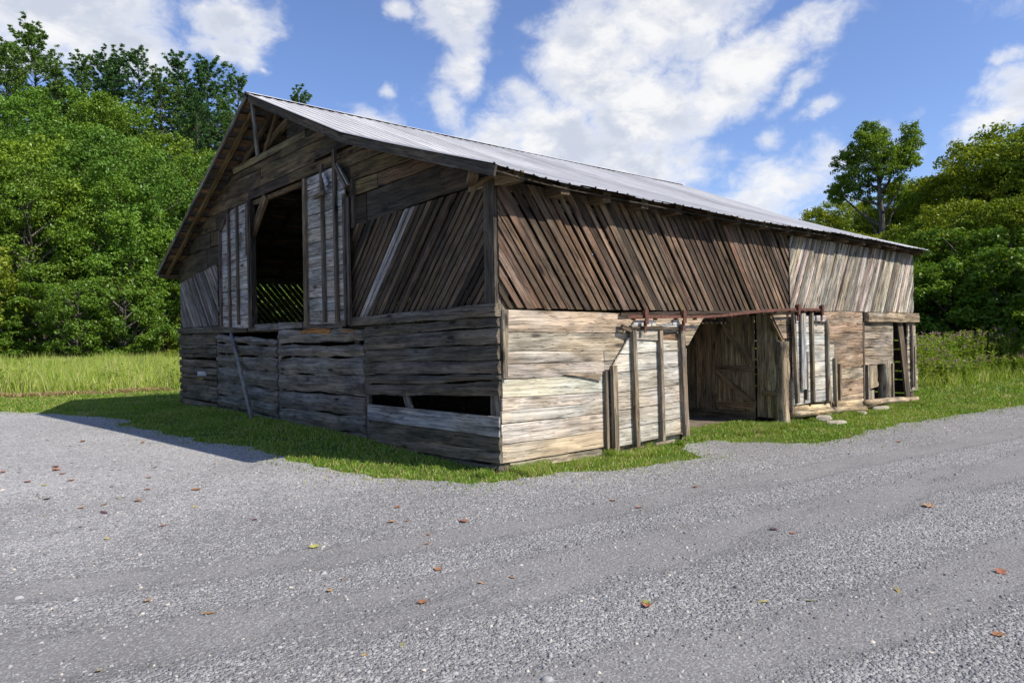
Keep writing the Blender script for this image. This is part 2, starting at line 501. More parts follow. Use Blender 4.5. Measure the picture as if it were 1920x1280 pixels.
def board(name, parent, fr, left, right, n, th, col, wav=.004, bulge=0.0, tilt=0.0, seg=5, mat=None, ends=0.006):
    """A plank between two ends: left/right = (u, z_low, z_high). n = distance of its back from the wall plane, th = thickness."""
    uL, a0, a1 = left; uR, b0, b1 = right
    cm = fr.at((uL + uR) / 2, (a0 + a1 + b0 + b1) / 4, n)
    d2 = Vector((uR - uL, (b0 + b1 - a0 - a1) / 2)).normalized()
    X = fr.u * d2.x + fr.v * d2.y
    Y = fr.v * d2.x - fr.u * d2.y
    N = fr.n
    if X.cross(Y).dot(N) < 0:
        X = -X
    if tilt:
        q = Matrix.Rotation(tilt, 3, X)
        if (q @ Y).dot(N) > 0: q = Matrix.Rotation(-tilt, 3, X)
        Y = q @ Y; N = q @ N
    mw = basis(X, Y, N, cm); inv = mw.inverted()
    s0 = rnd.uniform(0, 100)
    V, F = [], []
    for i in range(seg + 1):
        t = i / seg
        u = uL + (uR - uL) * t
        e = 0 if 0 < i < seg else rnd.uniform(-ends, ends)
        lo = a0 + (b0 - a0) * t + wav * 2 * noise.noise((u * 1.7, s0, 0)) + wav * noise.noise((u * 6, s0, 3))
        hi = a1 + (b1 - a1) * t + wav * 2 * noise.noise((u * 1.7, s0, 9)) + wav * noise.noise((u * 6, s0, 7))
        sw = bulge * .5 * noise.noise((u * 2.1, s0, 5))
        mid = (lo + hi) / 2
        for z, k in ((lo, 0), (mid, 1), (hi, 0)):
            V.append(inv @ fr.at(u + e, z) + Vector((0, 0, 0)))
            V[-1].z = th + (bulge + sw if k else 0)
        for z in (hi, lo):
            V.append(inv @ fr.at(u + e, z)); V[-1].z = 0
    for i in range(seg):
        a, b = i * 5, i * 5 + 5
        for j in range(5):
            j2 = (j + 1) % 5
            F.append((a + j, b + j, b + j2, a + j2))
    F.append((4, 3, 2, 1, 0)); m = seg * 5
    F.append((m, m + 1, m + 2, m + 3, m + 4))
    me = py_mesh(name, V, F)
    fix_normals(me)
    return link(name, me, mat or WOOD, parent, col, mw)

def fix_normals(me):
    bm = bmesh.new(); bm.from_mesh(me)
    bmesh.ops.recalc_face_normals(bm, faces=bm.faces)
    bm.to_mesh(me); bm.free()

def clip(poly, edges):
    """poly clipped by a convex region given as CCW points"""
    out = poly
    for i in range(len(edges)):
        (ax, ay), (bx, by) = edges[i], edges[(i + 1) % len(edges)]
        res = []
        for j in range(len(out)):
            p, q = out[j], out[(j + 1) % len(out)]
            sp = (bx - ax) * (p[1] - ay) - (by - ay) * (p[0] - ax)
            sq = (bx - ax) * (q[1] - ay) - (by - ay) * (q[0] - ax)
            if sp >= 0: res.append(p)
            if (sp >= 0) != (sq >= 0):
                t = sp / (sp - sq)
                res.append((p[0] + (q[0] - p[0]) * t, p[1] + (q[1] - p[1]) * t))
        out = res
        if len(out) < 3: return []
    return out

def piece(name, parent, fr, poly, n, th, col, ang=0.0, mat=None):
    """A flat piece cut to any outline in the wall plane, grain at angle ang."""
    cx = sum(p[0] for p in poly) / len(poly); cy = sum(p[1] for p in poly) / len(poly)
    o = fr.at(cx, cy, n)
    X = fr.u * math.cos(ang) + fr.v * math.sin(ang)
    Y = fr.v * math.cos(ang) - fr.u * math.sin(ang)
    if X.cross(Y).dot(fr.n) < 0: X = -X
    mw = basis(X, Y, fr.n, o); inv = mw.inverted()
    k = len(poly)
    V = []
    for d in (0, th):
        for p in poly:
            v = inv @ fr.at(*p); v.z = d
            V.append(v)
    F = [tuple(range(k)), tuple(range(2 * k - 1, k - 1, -1))] + [(i, (i + 1) % k, k + (i + 1) % k, k + i) for i in range(k)]
    me = py_mesh(name, V, F)
    fix_normals(me)
    return link(name, me, mat or WOOD, parent, col, mw)

def beam(name, parent, p0, p1, w, h, col, upv=(0, 0, 1), wav=.004, seg=4, mat=None):
    """A squared timber from p0 to p1."""
    p0, p1 = Vector(p0), Vector(p1)
    X = (p1 - p0).normalized()
    Z = Vector(upv); Z = (Z - X * Z.dot(X)).normalized(); Y = Z.cross(X)
    L = (p1 - p0).length
    s0 = rnd.uniform(0, 100)
    V, F = [], []
    for i in range(seg + 1):
        x = -L / 2 + L * i / seg
        for k, (a, b) in enumerate(((-1, -1), (1, -1), (1, 1), (-1, 1))):
            V.append((x, a * w / 2 + wav * noise.noise((x * 2, s0, k)), b * h / 2 + wav * noise.noise((x * 2, s0 + 5, k))))
    for i in range(seg):
        for k in range(4):
            a = i * 4
            F.append((a + k, a + (k + 1) % 4, a + 4 + (k + 1) % 4, a + 4 + k))
    F.append((3, 2, 1, 0)); m = seg * 4; F.append((m, m + 1, m + 2, m + 3))
    me = py_mesh(name, V, F); fix_normals(me)
    return link(name, me, mat or WOOD, parent, col, basis(X, Y, Z, (p0 + p1) / 2))

def log(name, parent, p0, p1, r, col, seg=7, sides=8, mat=None, rough=.12, taper=1.0, bend=.0):
    p0, p1 = Vector(p0), Vector(p1)
    X = (p1 - p0).normalized()
    Z = Vector((0, 0, 1)) if abs(X.z) < .9 else Vector((1, 0, 0))
    Z = (Z - X * Z.dot(X)).normalized(); Y = Z.cross(X)
    L = (p1 - p0).length
    s0 = rnd.uniform(0, 100)
    V, F = [], []
    for i in range(seg + 1):
        t = i / seg
        x = -L / 2 + L * t
        rr = r * (1 + (taper - 1) * t)
        oy, oz = bend * noise.noise((t * 2.5, s0, 1)), bend * noise.noise((t * 2.5, s0, 8))
        for k in range(sides):
            a = 2 * math.pi * k / sides
            q = rr * (1 + rough * noise.noise((x * 2.5 + s0, math.cos(a) * 1.3, math.sin(a) * 1.3)))
            V.append((x, q * math.cos(a) + oy, q * math.sin(a) + oz))
    for i in range(seg):
        for k in range(sides):
            a = i * sides
            F.append((a + k, a + (k + 1) % sides, a + sides + (k + 1) % sides, a + sides + k))
    F.append(tuple(range(sides - 1, -1, -1))); m = seg * sides; F.append(tuple(range(m, m + sides)))
    me = py_mesh(name, V, F, True); fix_normals(me)
    return link(name, me, mat or WOOD, parent, col, basis(X, Y, Z, (p0 + p1) / 2))

# ------------------------------------------------------------------ terrain
def sstep(t):
    t = min(max(t, 0), 1)
    return t * t * (3 - 2 * t)

def gz(x, y):
    z = -.012 * min(max(x, 0), 13)
    # the ground swells a little against the gable
    if -1.3 < x < 3 and 1 < y < 11.5:
        z += .09 * sstep((x + 1.3) / 1.0) * sstep((y - 1) / 2.5) * sstep((11.5 - y) / 2.5) * sstep((3 - x) / 1)
    if y > 41:
        t = y - 41
        z += .27 * t * sstep(t / 14) if t < 70 else .27 * 70 + (t - 70) * .10
    if x > 60:
        t = x - 60
        z = max(z, .16 * t * sstep(t / 30) if t < 130 else 20.8)
    return z

def axis(lo, hi, step, far, grow):
    a = list(np.arange(lo, hi + 1e-6, step))
    d, s = hi, step
    while d < far:
        s *= grow; d += s; a.append(d)
    d, s = lo, step
    while d > -far:
        s *= grow; d -= s; a.insert(0, d)
    return a
xs = axis(-12, 26, .5, 420, 1.22)
ys = axis(-14, 46, .5, 420, 1.22)
tv = [(x, y, gz(x, y)) for y in ys for x in xs]
nx = len(xs)
tf = [(j * nx + i, j * nx + i + 1, (j + 1) * nx + i + 1, (j + 1) * nx + i) for j in range(len(ys) - 1) for i in range(nx - 1)]
ground = link('ground', np_mesh('ground', tv, tf, True), SOIL)
tag(ground, kind='structure')

# outline of the gravel yard and lane (metres), grass edge first
EDGE = [(-34, 16.5), (-20, 15.2), (-12, 14.6), (-7, 14.0), (-3.5, 13.45), (-2.81, 12.27), (-2.26, 10.89), (-1.76, 9.19), (-2.09, 8.38), (-1.88, 7.27), (-1.74, 5.47), (-1.37, 4.19),
        (-1.39, 2.55), (-1.36, 2.0), (-1.36, 1.45), (-1.2, 1.0), (-1.02, .55), (-.86, .1), (-.62, -.22), (-.18, -.42), (.30, -.50), (.77, -.62), (1.16, -.86), (1.85, -.92), (2.45, -1.02),
        (2.72, -.72), (2.9, -.45), (3.3, -.22), (3.75, -.25), (4.0, -.62), (4.35, -1.2), (5.0, -1.5), (5.86, -1.45), (7.0, -1.40), (8.07, -1.42), (9.2, -1.55), (10.23, -1.61), (11.6, -1.78),
        (13.3, -1.93), (16, -2.3), (22, -3.4), (32, -6), (46, -10), (80, -24),
        (78, -30), (46, -18), (30, -13.5), (18, -11.5), (8, -11), (0, -12), (-8, -15), (-20, -22), (-40, -30)]
def ragged(poly, step=.12, amp=.12):
    out = []
    for i in range(len(poly)):
        (ax, ay), (bx, by) = poly[i], poly[(i + 1) % len(poly)]
        L = math.hypot(bx - ax, by - ay)
        near = min(math.hypot(ax + 2, ay - 4), math.hypot(bx + 2, by - 4)) < 22
        k = max(1, int(L / step)) if near else max(1, int(L / 2))
        for j in range(k):
            t = j / k
            x, y = ax + (bx - ax) * t, ay + (by - ay) * t
            nxn, nyn = -(by - ay) / L, (bx - ax) / L
            d = amp * (noise.noise((x * 2.2, y * 2.2, 0)) * 1.6 + noise.noise((x * 7, y * 7, 4)) * .8)
            out.append((x + nxn * d, y + nyn * d))
    return out
RAG = ragged(EDGE)
bm = bmesh.new()
vs = [bm.verts.new((x, y, 0)) for x, y in RAG]
bm.faces.new(vs)
bmesh.ops.triangulate(bm, faces=bm.faces)
for a, ax in ((np.arange(-12, 26.1, 1.0), 0), (np.arange(-14, 18.1, 1.0), 1)):
    for d in a:
        no = (1, 0, 0) if ax == 0 else (0, 1, 0)
        co = (d, 0, 0) if ax == 0 else (0, d, 0)
        bmesh.ops.bisect_plane(bm, geom=bm.verts[:] + bm.edges[:] + bm.faces[:], plane_co=co, plane_no=no)
for v in bm.verts:
    v.co.z = gz(v.co.x, v.co.y) + .008
bmesh.ops.recalc_face_normals(bm, faces=bm.faces)
if sum(f.normal.z for f in bm.faces) < 0:
    bmesh.ops.reverse_faces(bm, faces=bm.faces)
me = bpy.data.meshes.new('gravel_lane'); bm.to_mesh(me); bm.free()
tag(link('gravel_lane', me, GRAVEL), kind='structure')

def dirt_material():
    m, nt, b = material('barn_dirt')
    pos = nt.new('ShaderNodeNewGeometry').outputs['Position']
    n1 = nt.noise(pos, 7, 5, .65)
    nt.put(b.inputs['Base Color'], nt.mix(nt.mapr(n1, .35, .65), (.10, .08, .055), (.20, .165, .12)))
    b.inputs['Roughness'].default_value = .95
    bump(nt, b, n1, .6, .03)
    return m
fx = [.05, 3.65, 3.8, 4.4, 5.0, 5.6, 6.2, 6.35, 9.0, 12.5]; fy = [.06, 1, 2, 3, 4, 6, 8, 10, 11, 12.0]
V = [(x, (.66 + .08 * math.sin(x * 9) if (j == 0 and 3.7 < x < 6.3) else y), gz(x, y) + .012 + .004 * math.sin(x * 3 + y)) for j, y in enumerate(fy) for x in fx]
k = len(fx)
F = [(j * k + i, j * k + i + 1, (j + 1) * k + i + 1, (j + 1) * k + i) for j in range(len(fy) - 1) for i in range(k - 1)]
tag(link('barn_floor', np_mesh('barn_floor', V, F, True), dirt_material()), kind='structure')

RP = np.array(RAG)
def inside(px, py):
    """boolean array: which points lie on the gravel"""
    px = np.asarray(px); py = np.asarray(py)
    c = np.zeros(px.shape, bool)
    x0, y0 = RP[-1]
    for x1, y1 in RP:
        if y0 != y1:
            k = ((y0 > py) != (y1 > py)) & (px < (x1 - x0) * (py - y0) / (y1 - y0) + x0)
            c ^= k
        x0, y0 = x1, y1
    return c
gz_v = np.vectorize(gz)

rs = np.random.RandomState(11)

# loose stones on the gravel ----------------------------------------------------------------
def stones(n, lo, hi, dmin, dmax, power):
    a = yaw + rs.uniform(-.80, .80, n)
    d = dmin + (dmax - dmin) * rs.rand(n) ** power
    x = CAM.x + d * np.cos(a); y = CAM.y + d * np.sin(a)
    v = y + .12 * x - .035 * np.maximum(-x, 0) ** 2
    pk = np.zeros(n)
    for c, w in ((-2.08, .34), (-3.25, .5), (-4.75, .42)):
        pk = np.maximum(pk, np.clip(1.2 - np.abs(v - c) / w, 0, 1))
    keep = inside(x, y) & (rs.rand(n) > pk * .8)
    x, y, d = x[keep], y[keep], d[keep]
    k = len(x)
    z = gz_v(x, y) + .008
    s = lo * (hi / lo) ** (rs.rand(k) ** 2.2)
    # irregular octahedra-like chips: 8 points of a squashed, jittered box
    base = np.array([(-1, -1, -.6), (1, -1, -.6), (1, 1, -.6), (-1, 1, -.6), (-.7, -.7, .7), (.7, -.7, .7), (.7, .7, .7), (-.7, .7, .7)], float)
    P = base[None] * (1 + rs.uniform(-.38, .38, (k, 8, 3)))
    P[:, :, 0] *= rs.uniform(.8, 1.5, (k, 1)); P[:, :, 2] *= rs.uniform(.45, .95, (k, 1))
    an = rs.uniform(0, 6.28, (k, 1)); tl = rs.uniform(-.5, .5, (k, 1))
    X, Y, Z = P[:, :, 0], P[:, :, 1], P[:, :, 2]
    Y, Z = Y * np.cos(tl) - Z * np.sin(tl), Y * np.sin(tl) + Z * np.cos(tl)
    X, Y = X * np.cos(an) - Y * np.sin(an), X * np.sin(an) + Y * np.cos(an)
    P = np.stack([X, Y, Z], -1) * (s[:, None, None] / 2)
    P += np.stack([x, y, z + s * .13], -1)[:, None, :]
    f = np.array([(0, 1, 5, 4), (1, 2, 6, 5), (2, 3, 7, 6), (3, 0, 4, 7), (4, 5, 6, 7)])
    F = f[None] + (np.arange(k) * 8)[:, None, None]
    return P.reshape(-1, 3), F.reshape(-1, 4)
va, fa = stones(70000, .005, .019, 2.6, 9, .85)
vb, fb = stones(26000, .008, .022, 8, 20, .8)
vc, fc = stones(300, .018, .036, 2.8, 14, .8)
V = np.concatenate([va, vb, vc]); F = np.concatenate([fa, fb + len(va), fc + len(va) + len(vb)])
tag(link('loose_gravel', np_mesh('loose_gravel', V, F), PEBBLE), 'grey crushed limestone chips strewn over the gravel lane', 'gravel', kind='stuff')

# grass -----------------------------------------------------------------------------------------
def blades(x, y, h, w, lean, seg2=True, zoff=0.0):
    """bent grass blades as a quad and a folded tip (two quads)"""
    k = len(x)
    z = gz_v(x, y) + zoff
    a = rs.uniform(0, 6.283, k); b = rs.uniform(0, 6.283, k)
    dx, dy = np.cos(a) * w / 2, np.sin(a) * w / 2
    lx, ly = np.cos(b) * lean * h, np.sin(b) * lean * h
    P = np.empty((k, 6, 3))
    for i, (t, ww) in enumerate(((0, 1), (.55, .8), (1, .12))):
        q = t ** 1.8
        cx, cy, cz = x + lx * q, y + ly * q, z + h * t * (1 - .25 * lean * t)
        P[:, 2 * i] = np.stack([cx - dx * ww, cy - dy * ww, cz], -1)
        P[:, 2 * i + 1] = np.stack([cx + dx * ww, cy + dy * ww, cz], -1)
    f = np.array([(0, 1, 3, 2), (2, 3, 5, 4)])
    return P.reshape(-1, 3), (f[None] + (np.arange(k) * 6)[:, None, None]).reshape(-1, 4)

def joinm(parts):
    V, F, o = [], [], 0
    for v, f in parts:
        V.append(v); F.append(f + o); o += len(v)
    return np.concatenate(V), np.concatenate(F)

def scatter(n, x0, x1, y0, y1, cond):
    x = rs.uniform(x0, x1, n); y = rs.uniform(y0, y1, n)
    k = cond(x, y)
    return x[k], y[k]

def off_barn(x, y):
    return ~((x > -.02) & (x < 12.6) & (y > -.02) & (y < 12.2))
def nz(x, y, s, o=0):
    return np.array([noise.noise((a * s, b * s, o)) for a, b in zip(x, y)])

parts = []
# strip along the gable and round the corner
x, y = scatter(120000, -4.2, .05, -.8, 18.3, lambda x, y: ~inside(x, y) & off_barn(x, y) & (y < 17.9 - .3 * x))
k = nz(x, y, 1.7, 9) + .5 * nz(x, y, 6, 2) > rs.uniform(-.75, -.25, len(x))
x, y = x[k], y[k]
d = np.hypot(x - CAM.x, y - CAM.y)
k = rs.rand(len(x)) < np.clip(9.5 / d, .35, 1)
x, y, d = x[k], y[k], d[k]
parts.append(blades(x, y, rs.uniform(.018, .058, len(x)) * (1 + .6 * nz(x, y, 1.3)), .006 + .0007 * d, rs.uniform(.2, .9, len(x))))
# strip along the long side
x, y = scatter(60000, .0, 15.5, -2.4, .0, lambda x, y: ~inside(x, y) & off_barn(x, y))
k = nz(x, y, 1.7, 9) + .5 * nz(x, y, 6, 2) > rs.uniform(-.6, -.1, len(x))
x, y = x[k], y[k]
d = np.hypot(x - CAM.x, y - CAM.y)
parts.append(blades(x, y, rs.uniform(.018, .055, len(x)) * (1 + .7 * nz(x, y, 1.5)), .006 + .0006 * d, rs.uniform(.2, .9, len(x))))
# the turf runs on across the sill of the drive-through
x, y = scatter(16000, 3.62, 6.40, -.2, .85, lambda x, y: ~inside(x, y))
k = (y < .72 + .12 * nz(x, y, 2.0, 4)) & ((y > .0) | (rs.rand(len(x)) < .5))
x, y = x[k], y[k]
parts.append(blades(x, y, rs.uniform(.025, .07, len(x)), .014, rs.uniform(.2, .9, len(x))))
# taller tufts left uncut against the boards and at the corner
x, y = scatter(60000, -.5, 12.8, -.55, .03, lambda x, y: ~inside(x, y) & off_barn(x, y))
k = (nz(x, y, 2.4, 5) > .12) & ((x < 3.2) | (x > 4.6))
x, y = x[k], y[k]
parts.append(blades(x, y, rs.uniform(.04, .12, len(x)), .008, rs.uniform(.2, .8, len(x))))
# sparse tufts creeping into the gravel edge
x, y = scatter(260000, -4, 14, -2.6, 14, lambda x, y: inside(x, y))
near = np.zeros(len(x), bool)
E2 = RP[(np.hypot(RP[:, 0], RP[:, 1] - 4) < 16)]
for i in range(0, len(x), 4000):
    dd = np.min(np.hypot(x[i:i + 4000, None] - E2[None, :, 0], y[i:i + 4000, None] - E2[None, :, 1]), 1)
    near[i:i + 4000] = rs.rand(len(dd)) < np.exp(-dd / .13) * .75
x, y = x[near], y[near]
parts.append(blades(x, y, rs.uniform(.02, .06, len(x)), .012, rs.uniform(.3, 1., len(x))))
def wfront(x):
    return np.maximum(1.25 - .2 * (x - 16.5), -.8) + .25 * np.sin(x * 1.3) + np.clip(16.2 - x, 0, 2) * 1.6
# mown ground to the right of the barn and behind it
x, y = scatter(60000, 12.6, 30, -4.5, 9, lambda x, y: ~inside(x, y) & (y < wfront(x) + .4))
d = np.hypot(x - CAM.x, y - CAM.y)
parts.append(blades(x, y, rs.uniform(.04, .11, len(x)), .004 + .0009 * d, rs.uniform(.2, .9, len(x))))
x, y = scatter(14000, 0, 14, 12.1, 17.4, lambda x, y: y < 17.9 - .3 * x + 3)
parts.append(blades(x, y, rs.uniform(.04, .1, len(x)), .02, rs.uniform(.2, .9, len(x))))
x, y = scatter(30000, -16, -3, 13.2, 20, lambda x, y: ~inside(x, y) & (y < 17.9 - .3 * x))
parts.append(blades(x, y, rs.uniform(.04, .1, len(x)), .02, rs.uniform(.2, .9, len(x))))
V, F = joinm(parts)
tag(link('lawn_grass', np_mesh('lawn_grass', V, F), LAWN), 'short green grass round the foot of the barn', 'grass', kind='stuff')

# dry cut straw left lying where the mower turned back
x, y = scatter(60000, -14, 3, 15.5, 20.5, lambda x, y: (np.abs(y - (17.55 - .3 * x) - .25 * np.sin(x * 1.4)) < .42) & (rs.rand(len(x)) < .8))
k = nz(x, y, 1.1, 6) > -.25
v_, f_ = blades(x[k], y[k], rs.uniform(.06, .16, k.sum()), .030, rs.uniform(.8, 1.3, k.sum()), True, .02)
STRAW = blade_material('dry_straw', (.30, .21, .10), (.50, .38, .20), (.22, .22, .07), .15)
tag(link('cut_straw', np_mesh('cut_straw', v_, f_), STRAW), 'tan strip of dry cut straw between lawn and meadow', 'straw', kind='stuff')

# tall meadow behind, thinning with distance from the camera
parts = []
def meadow_ok(x, y):
    return (y > 18.1 - .3 * x + .4 * np.sin(x * 1.9)) & (y < 43) & ~((x > -1) & (x < 14) & (y < 14.5))
x, y = scatter(95000, -9, 13, 16, 43, meadow_ok)
d = np.hypot(x - CAM.x, y - CAM.y)
hh = .88 * (rs.uniform(.45, .92, len(x)) + .22 * nz(x, y, .35)) * (.72 + .28 * np.clip((y - 18) / 8, 0, 1))
parts.append(blades(x, y, hh, .004 + .0007 * d, rs.uniform(.1, .55, len(x))))
x, y = scatter(45000, -24, 40, 14, 43, lambda x, y: meadow_ok(x, y) & ~((x > -9) & (x < 13)))
parts.append(blades(x, y, rs.uniform(.4, .9, len(x)), .045, rs.uniform(.1, .55, len(x))))
x, y = scatter(30000, -9, 13, 17, 43, meadow_ok)
k = nz(x, y, .45, 3) > .12
x, y = x[k], y[k]; d = np.hypot(x - CAM.x, y - CAM.y)
parts.append(blades(x, y, rs.uniform(.75, 1.15, len(x)), .003 + .0005 * d, rs.uniform(.05, .4, len(x))))
V, F = joinm(parts)
tag(link('meadow_grass', np_mesh('meadow_grass', V, F), MEADOW), 'tall sunlit yellow green meadow grass in front of the wood', 'grass', kind='stuff')

# broad-leaved forbs in dark clumps along the front of the meadow
x, y = scatter(26000, -12, 14, 16, 40, meadow_ok)
k = nz(x, y, .55, 11) + .25 * nz(x, y, 1.7, 2) > .22
x, y = x[k], y[k]
z = gz_v(x, y); m = 7; n_ = len(x)
hh = rs.uniform(.2, .75, (n_, m)); a = rs.uniform(0, 6.283, (n_, m)); L = rs.uniform(.06, .14, (n_, m))
c0 = np.stack([x[:, None] + rs.normal(0, .06, (n_, m)), y[:, None] + rs.normal(0, .06, (n_, m)), z[:, None] + hh], -1)
tip = c0 + np.stack([np.cos(a) * L, np.sin(a) * L, rs.uniform(-.3, .6, (n_, m)) * L], -1)
sd = np.stack([-np.sin(a) * L * .35, np.cos(a) * L * .35, 0 * L], -1)
md = (c0 + tip) / 2
P = np.stack([c0, md + sd, tip, md - sd], 2).reshape(-1, 3)
tag(link('meadow_forbs', np_mesh('meadow_forbs', P, np.arange(len(P)).reshape(-1, 4)), WEED), 'darker green leafy clumps among the meadow grass', 'weeds', kind='stuff')

# tall weeds with purple heads right of the barn
def weeds(n, x0, x1, y0, y1, cond):
    x, y = scatter(n, x0, x1, y0, y1, cond)
    k = len(x)
    z = gz_v(x, y)
    h = np.clip(1.12 + .40 * rs.rand(k) + .30 * nz(x, y, .5), .5, 1.7)
    edge = np.clip((y - wfront(x)) / .9, .5, 1)
    h *= edge
    stems = blades(x, y, h, .016, rs.uniform(.03, .18, k))
    m = 32
    t = rs.uniform(.12, 1, (k, m)); a = rs.uniform(0, 6.283, (k, m))
    L = .06 + .07 * rs.rand(k, m); wv = L * .26
    cx, cy, cz = x[:, None] + 0 * t, y[:, None] + 0 * t, z[:, None] + h[:, None] * t
    dx, dy = np.cos(a), np.sin(a); up = rs.uniform(-.1, .7, (k, m))
    p0 = np.stack([cx, cy, cz], -1)
    p2 = p0 + np.stack([dx * L, dy * L, up * L], -1)
    mid = (p0 + p2) / 2 + np.stack([0 * L, 0 * L, L * .12], -1)
    sd = np.stack([-dy * wv, dx * wv, 0 * wv], -1)
    P = np.stack([p0, mid + sd, p2, mid - sd], 2).reshape(-1, 3)
    Fq = np.arange(len(P)).reshape(-1, 4)
    top = np.stack([x, y, z + h], -1)
    return joinm([stems, (P, Fq)]), top
cw = lambda x, y: (y > wfront(x)) & (y < 26)
(V1, F1), t1 = weeds(7500, 14.2, 30, -1.2, 8, cw)
(V2, F2), t2 = weeds(1300, 14.5, 44, 9, 30, cw)
V, F = joinm([(V1, F1), (V2, F2)])
wd = link('weed_thicket', np_mesh('weed_thicket', V, F), WEED)
tag(wd, 'chest high green weeds with purple tops right of the barn', 'weeds', kind='stuff')
tops = np.concatenate([t1, t2])
tops = tops[rs.rand(len(tops)) < .42]
k = len(tops); m = 9
c = tops[:, None, :] + rs.normal(0, .035, (k, m, 3)) * np.array([1, 1, .6])
s = rs.uniform(.012, .03, (k, m, 1))
a = rs.normal(0, 1, (k, m, 3)); a /= np.linalg.norm(a, axis=-1, keepdims=True)
b = np.cross(a, rs.normal(0, 1, (k, m, 3))); b /= np.linalg.norm(b, axis=-1, keepdims=True)
P = np.stack([c + a * s, c + b * s, c - a * s, c - b * s], 2).reshape(-1, 3)
fl = link('blossom', np_mesh('blossom', P, np.arange(len(P)).reshape(-1, 4)), FLOWER, wd)
fl['kind'] = 'stuff'

# tall ragged grass in front of the weeds
x, y = scatter(30000, 14, 34, -1.6, 6, lambda x, y: (y > wfront(x) - .35) & (y < wfront(x) + 1.0))
v_, f_ = blades(x, y, rs.uniform(.25, .6, len(x)), .018, rs.uniform(.2, .9, len(x)))
tag(link('tall_grass', np_mesh('tall_grass', v_, f_), MEADOW), 'ragged tall grass fringe at the foot of the purple weeds', 'grass', kind='stuff')

# ------------------------------------------------------------------ the barn
barn = empty('barn')
tag(barn, 'weathered grey wooden barn with a metal gable roof and diagonal slat siding', 'barn')
WID, LEN = 12.08, 12.55
GAB = Frame((0, 0, 0), (0, 1, 0), (0, 0, 1), (-1, 0, 0))
SID = Frame((0, 0, 0), (1, 0, 0), (0, 0, 1), (0, -1, 0))
NOR = Frame((0, WID, 0), (1, 0, 0), (0, 0, 1), (0, 1, 0))
FAR = Frame((LEN, 0, 0), (0, 1, 0), (0, 0, 1), (1, 0, 0))
PAS = Frame((6.42, 0, 0), (0, 1, 0), (0, 0, 1), (-1, 0, 0))

CREAM = (.54, .50, .435, .72); PALEDOOR = (.54, .50, .44, .72); WHITEGREY = (.53, .51, .48, .65)
BROWN = (.33, .25, .185); SLATRED = (.165, .115, .082); SLATPALE = (.41, .365, .32, 1.15)
GABGREY = (.15, .132, .11); GABWARM = (.135, .094, .05); GABDARK = (.06, .046, .032); LOFT = (.37, .35, .335)  # gable siding: unbleached wood, darkened further to deepen the wall's shade
GSLAT = (.105, .076, .052); GSLAT2 = (.21, .192, .182); BATT = (.15, .125, .10); POST = (.10, .08, .06); HEWN = (.20, .182, .16)  # gable slats darkened likewise, part of their shade sits in the colour

def boxes_mesh(name, parent, boxes, col, mat=None):
    """plain timbers: a door's first ledge is the door's own mesh and the others are its parts; walls nobody sees singly stay joined"""
    if 'door' in name and len(boxes) > 1:
        o = boxes_mesh(name, parent, boxes[:1], col, mat)
        for q in boxes[1:]:
            boxes_mesh('ledge', o, [q], col, mat)
        return o
    V, F = [], []
    for x0, x1, y0, y1, z0, z1 in boxes:
        b = len(V)
        V += [(x0, y0, z0), (x1, y0, z0), (x1, y1, z0), (x0, y1, z0), (x0, y0, z1), (x1, y0, z1), (x1, y1, z1), (x0, y1, z1)]
        F += [tuple(b + i for i in f) for f in ((3, 2, 1, 0), (4, 5, 6, 7), (0, 1, 5, 4), (1, 2, 6, 5), (2, 3, 7, 6), (3, 0, 4, 7))]
    o = link(name, py_mesh(name, V, F), mat or WOOD, parent, col)
    if len(boxes) > 3:
        o['kind'] = 'stuff'
    return o

def eave_y(x): return -.335 - .14 * math.exp(-(x + .4) / 1.2) + .03 * (x / 12)
def eave_z(x): return 3.285 + .085 * math.exp(-max(x + .4, 0) / 1.0) + .012 * math.sin(x * .9) + .02 * (x / 12)
RIDGE = (6.42, 5.93)
def roof_pts(x):
    """profile of the roof's upper face, long-side eave to far eave"""
    s = .035 * math.sin(math.pi * min(max(x / 12.5, 0), 1))
    return [(eave_y(x), eave_z(x)), (2.9, 4.44 - .01 * math.sin(x)), (RIDGE[0], RIDGE[1] - s * .6), (12.5, 3.17)]
def roof_z(y, x=0.0):
    p = roof_pts(x)
    for (a, za), (b, zb) in zip(p, p[1:]):
        if y <= b or b == 12.5:
            return za + (zb - za) * (y - a) / (b - a)
    return p[-1][1]

# roof sheets, one object each, ribs pressed into the metal
PW = .83
x0 = -.42
npan = int(round((12.72 + .42) / PW))
PW = (12.72 + .42) / npan
def sheet(side, xa, xb):
    cs = []
    k = 4
    for i in range(k):
        c = xa + (xb - xa) * (i + .0) / k
        w = (xb - xa) / k
        cs += [(c, .0), (c + .012, .016), (c + .034, .016), (c + .046, 0), (c + w * .62, .0)]
    cs.append((xb + .01, .0))
    V = []
    j = rnd.uniform(-.006, .006); jj = rnd.uniform(-.035, .035)
    for x, h in cs:
        p = roof_pts(x)
        prof = [(p[0][0] - rnd.uniform(-.006, .014) - jj, p[0][1] - .005)] + [((p[0][0] * (1 - t) + p[1][0] * t), (p[0][1] * (1 - t) + p[1][1] * t) - .02 * math.sin(math.pi * t)) for t in (.33, .66)] + [p[1], p[2]] if side == 'near' else [p[2], (9.4, (p[2][1] + p[3][1]) / 2 + .01), p[3]]
        for y, z in prof:
            V.append((x, y, z + h + .03 + j))
    n = len(V) // len(cs)
    F = [(i * n + q, (i + 1) * n + q, (i + 1) * n + q + 1, i * n + q + 1) for i in range(len(cs) - 1) for q in range(n - 1)]
    me = py_mesh('roof_sheet', V, F)
    if sum(p.normal.z for p in me.polygons) < 0:
        me.flip_normals()
    o = link('roof_sheet', me, METAL, barn)
    return o
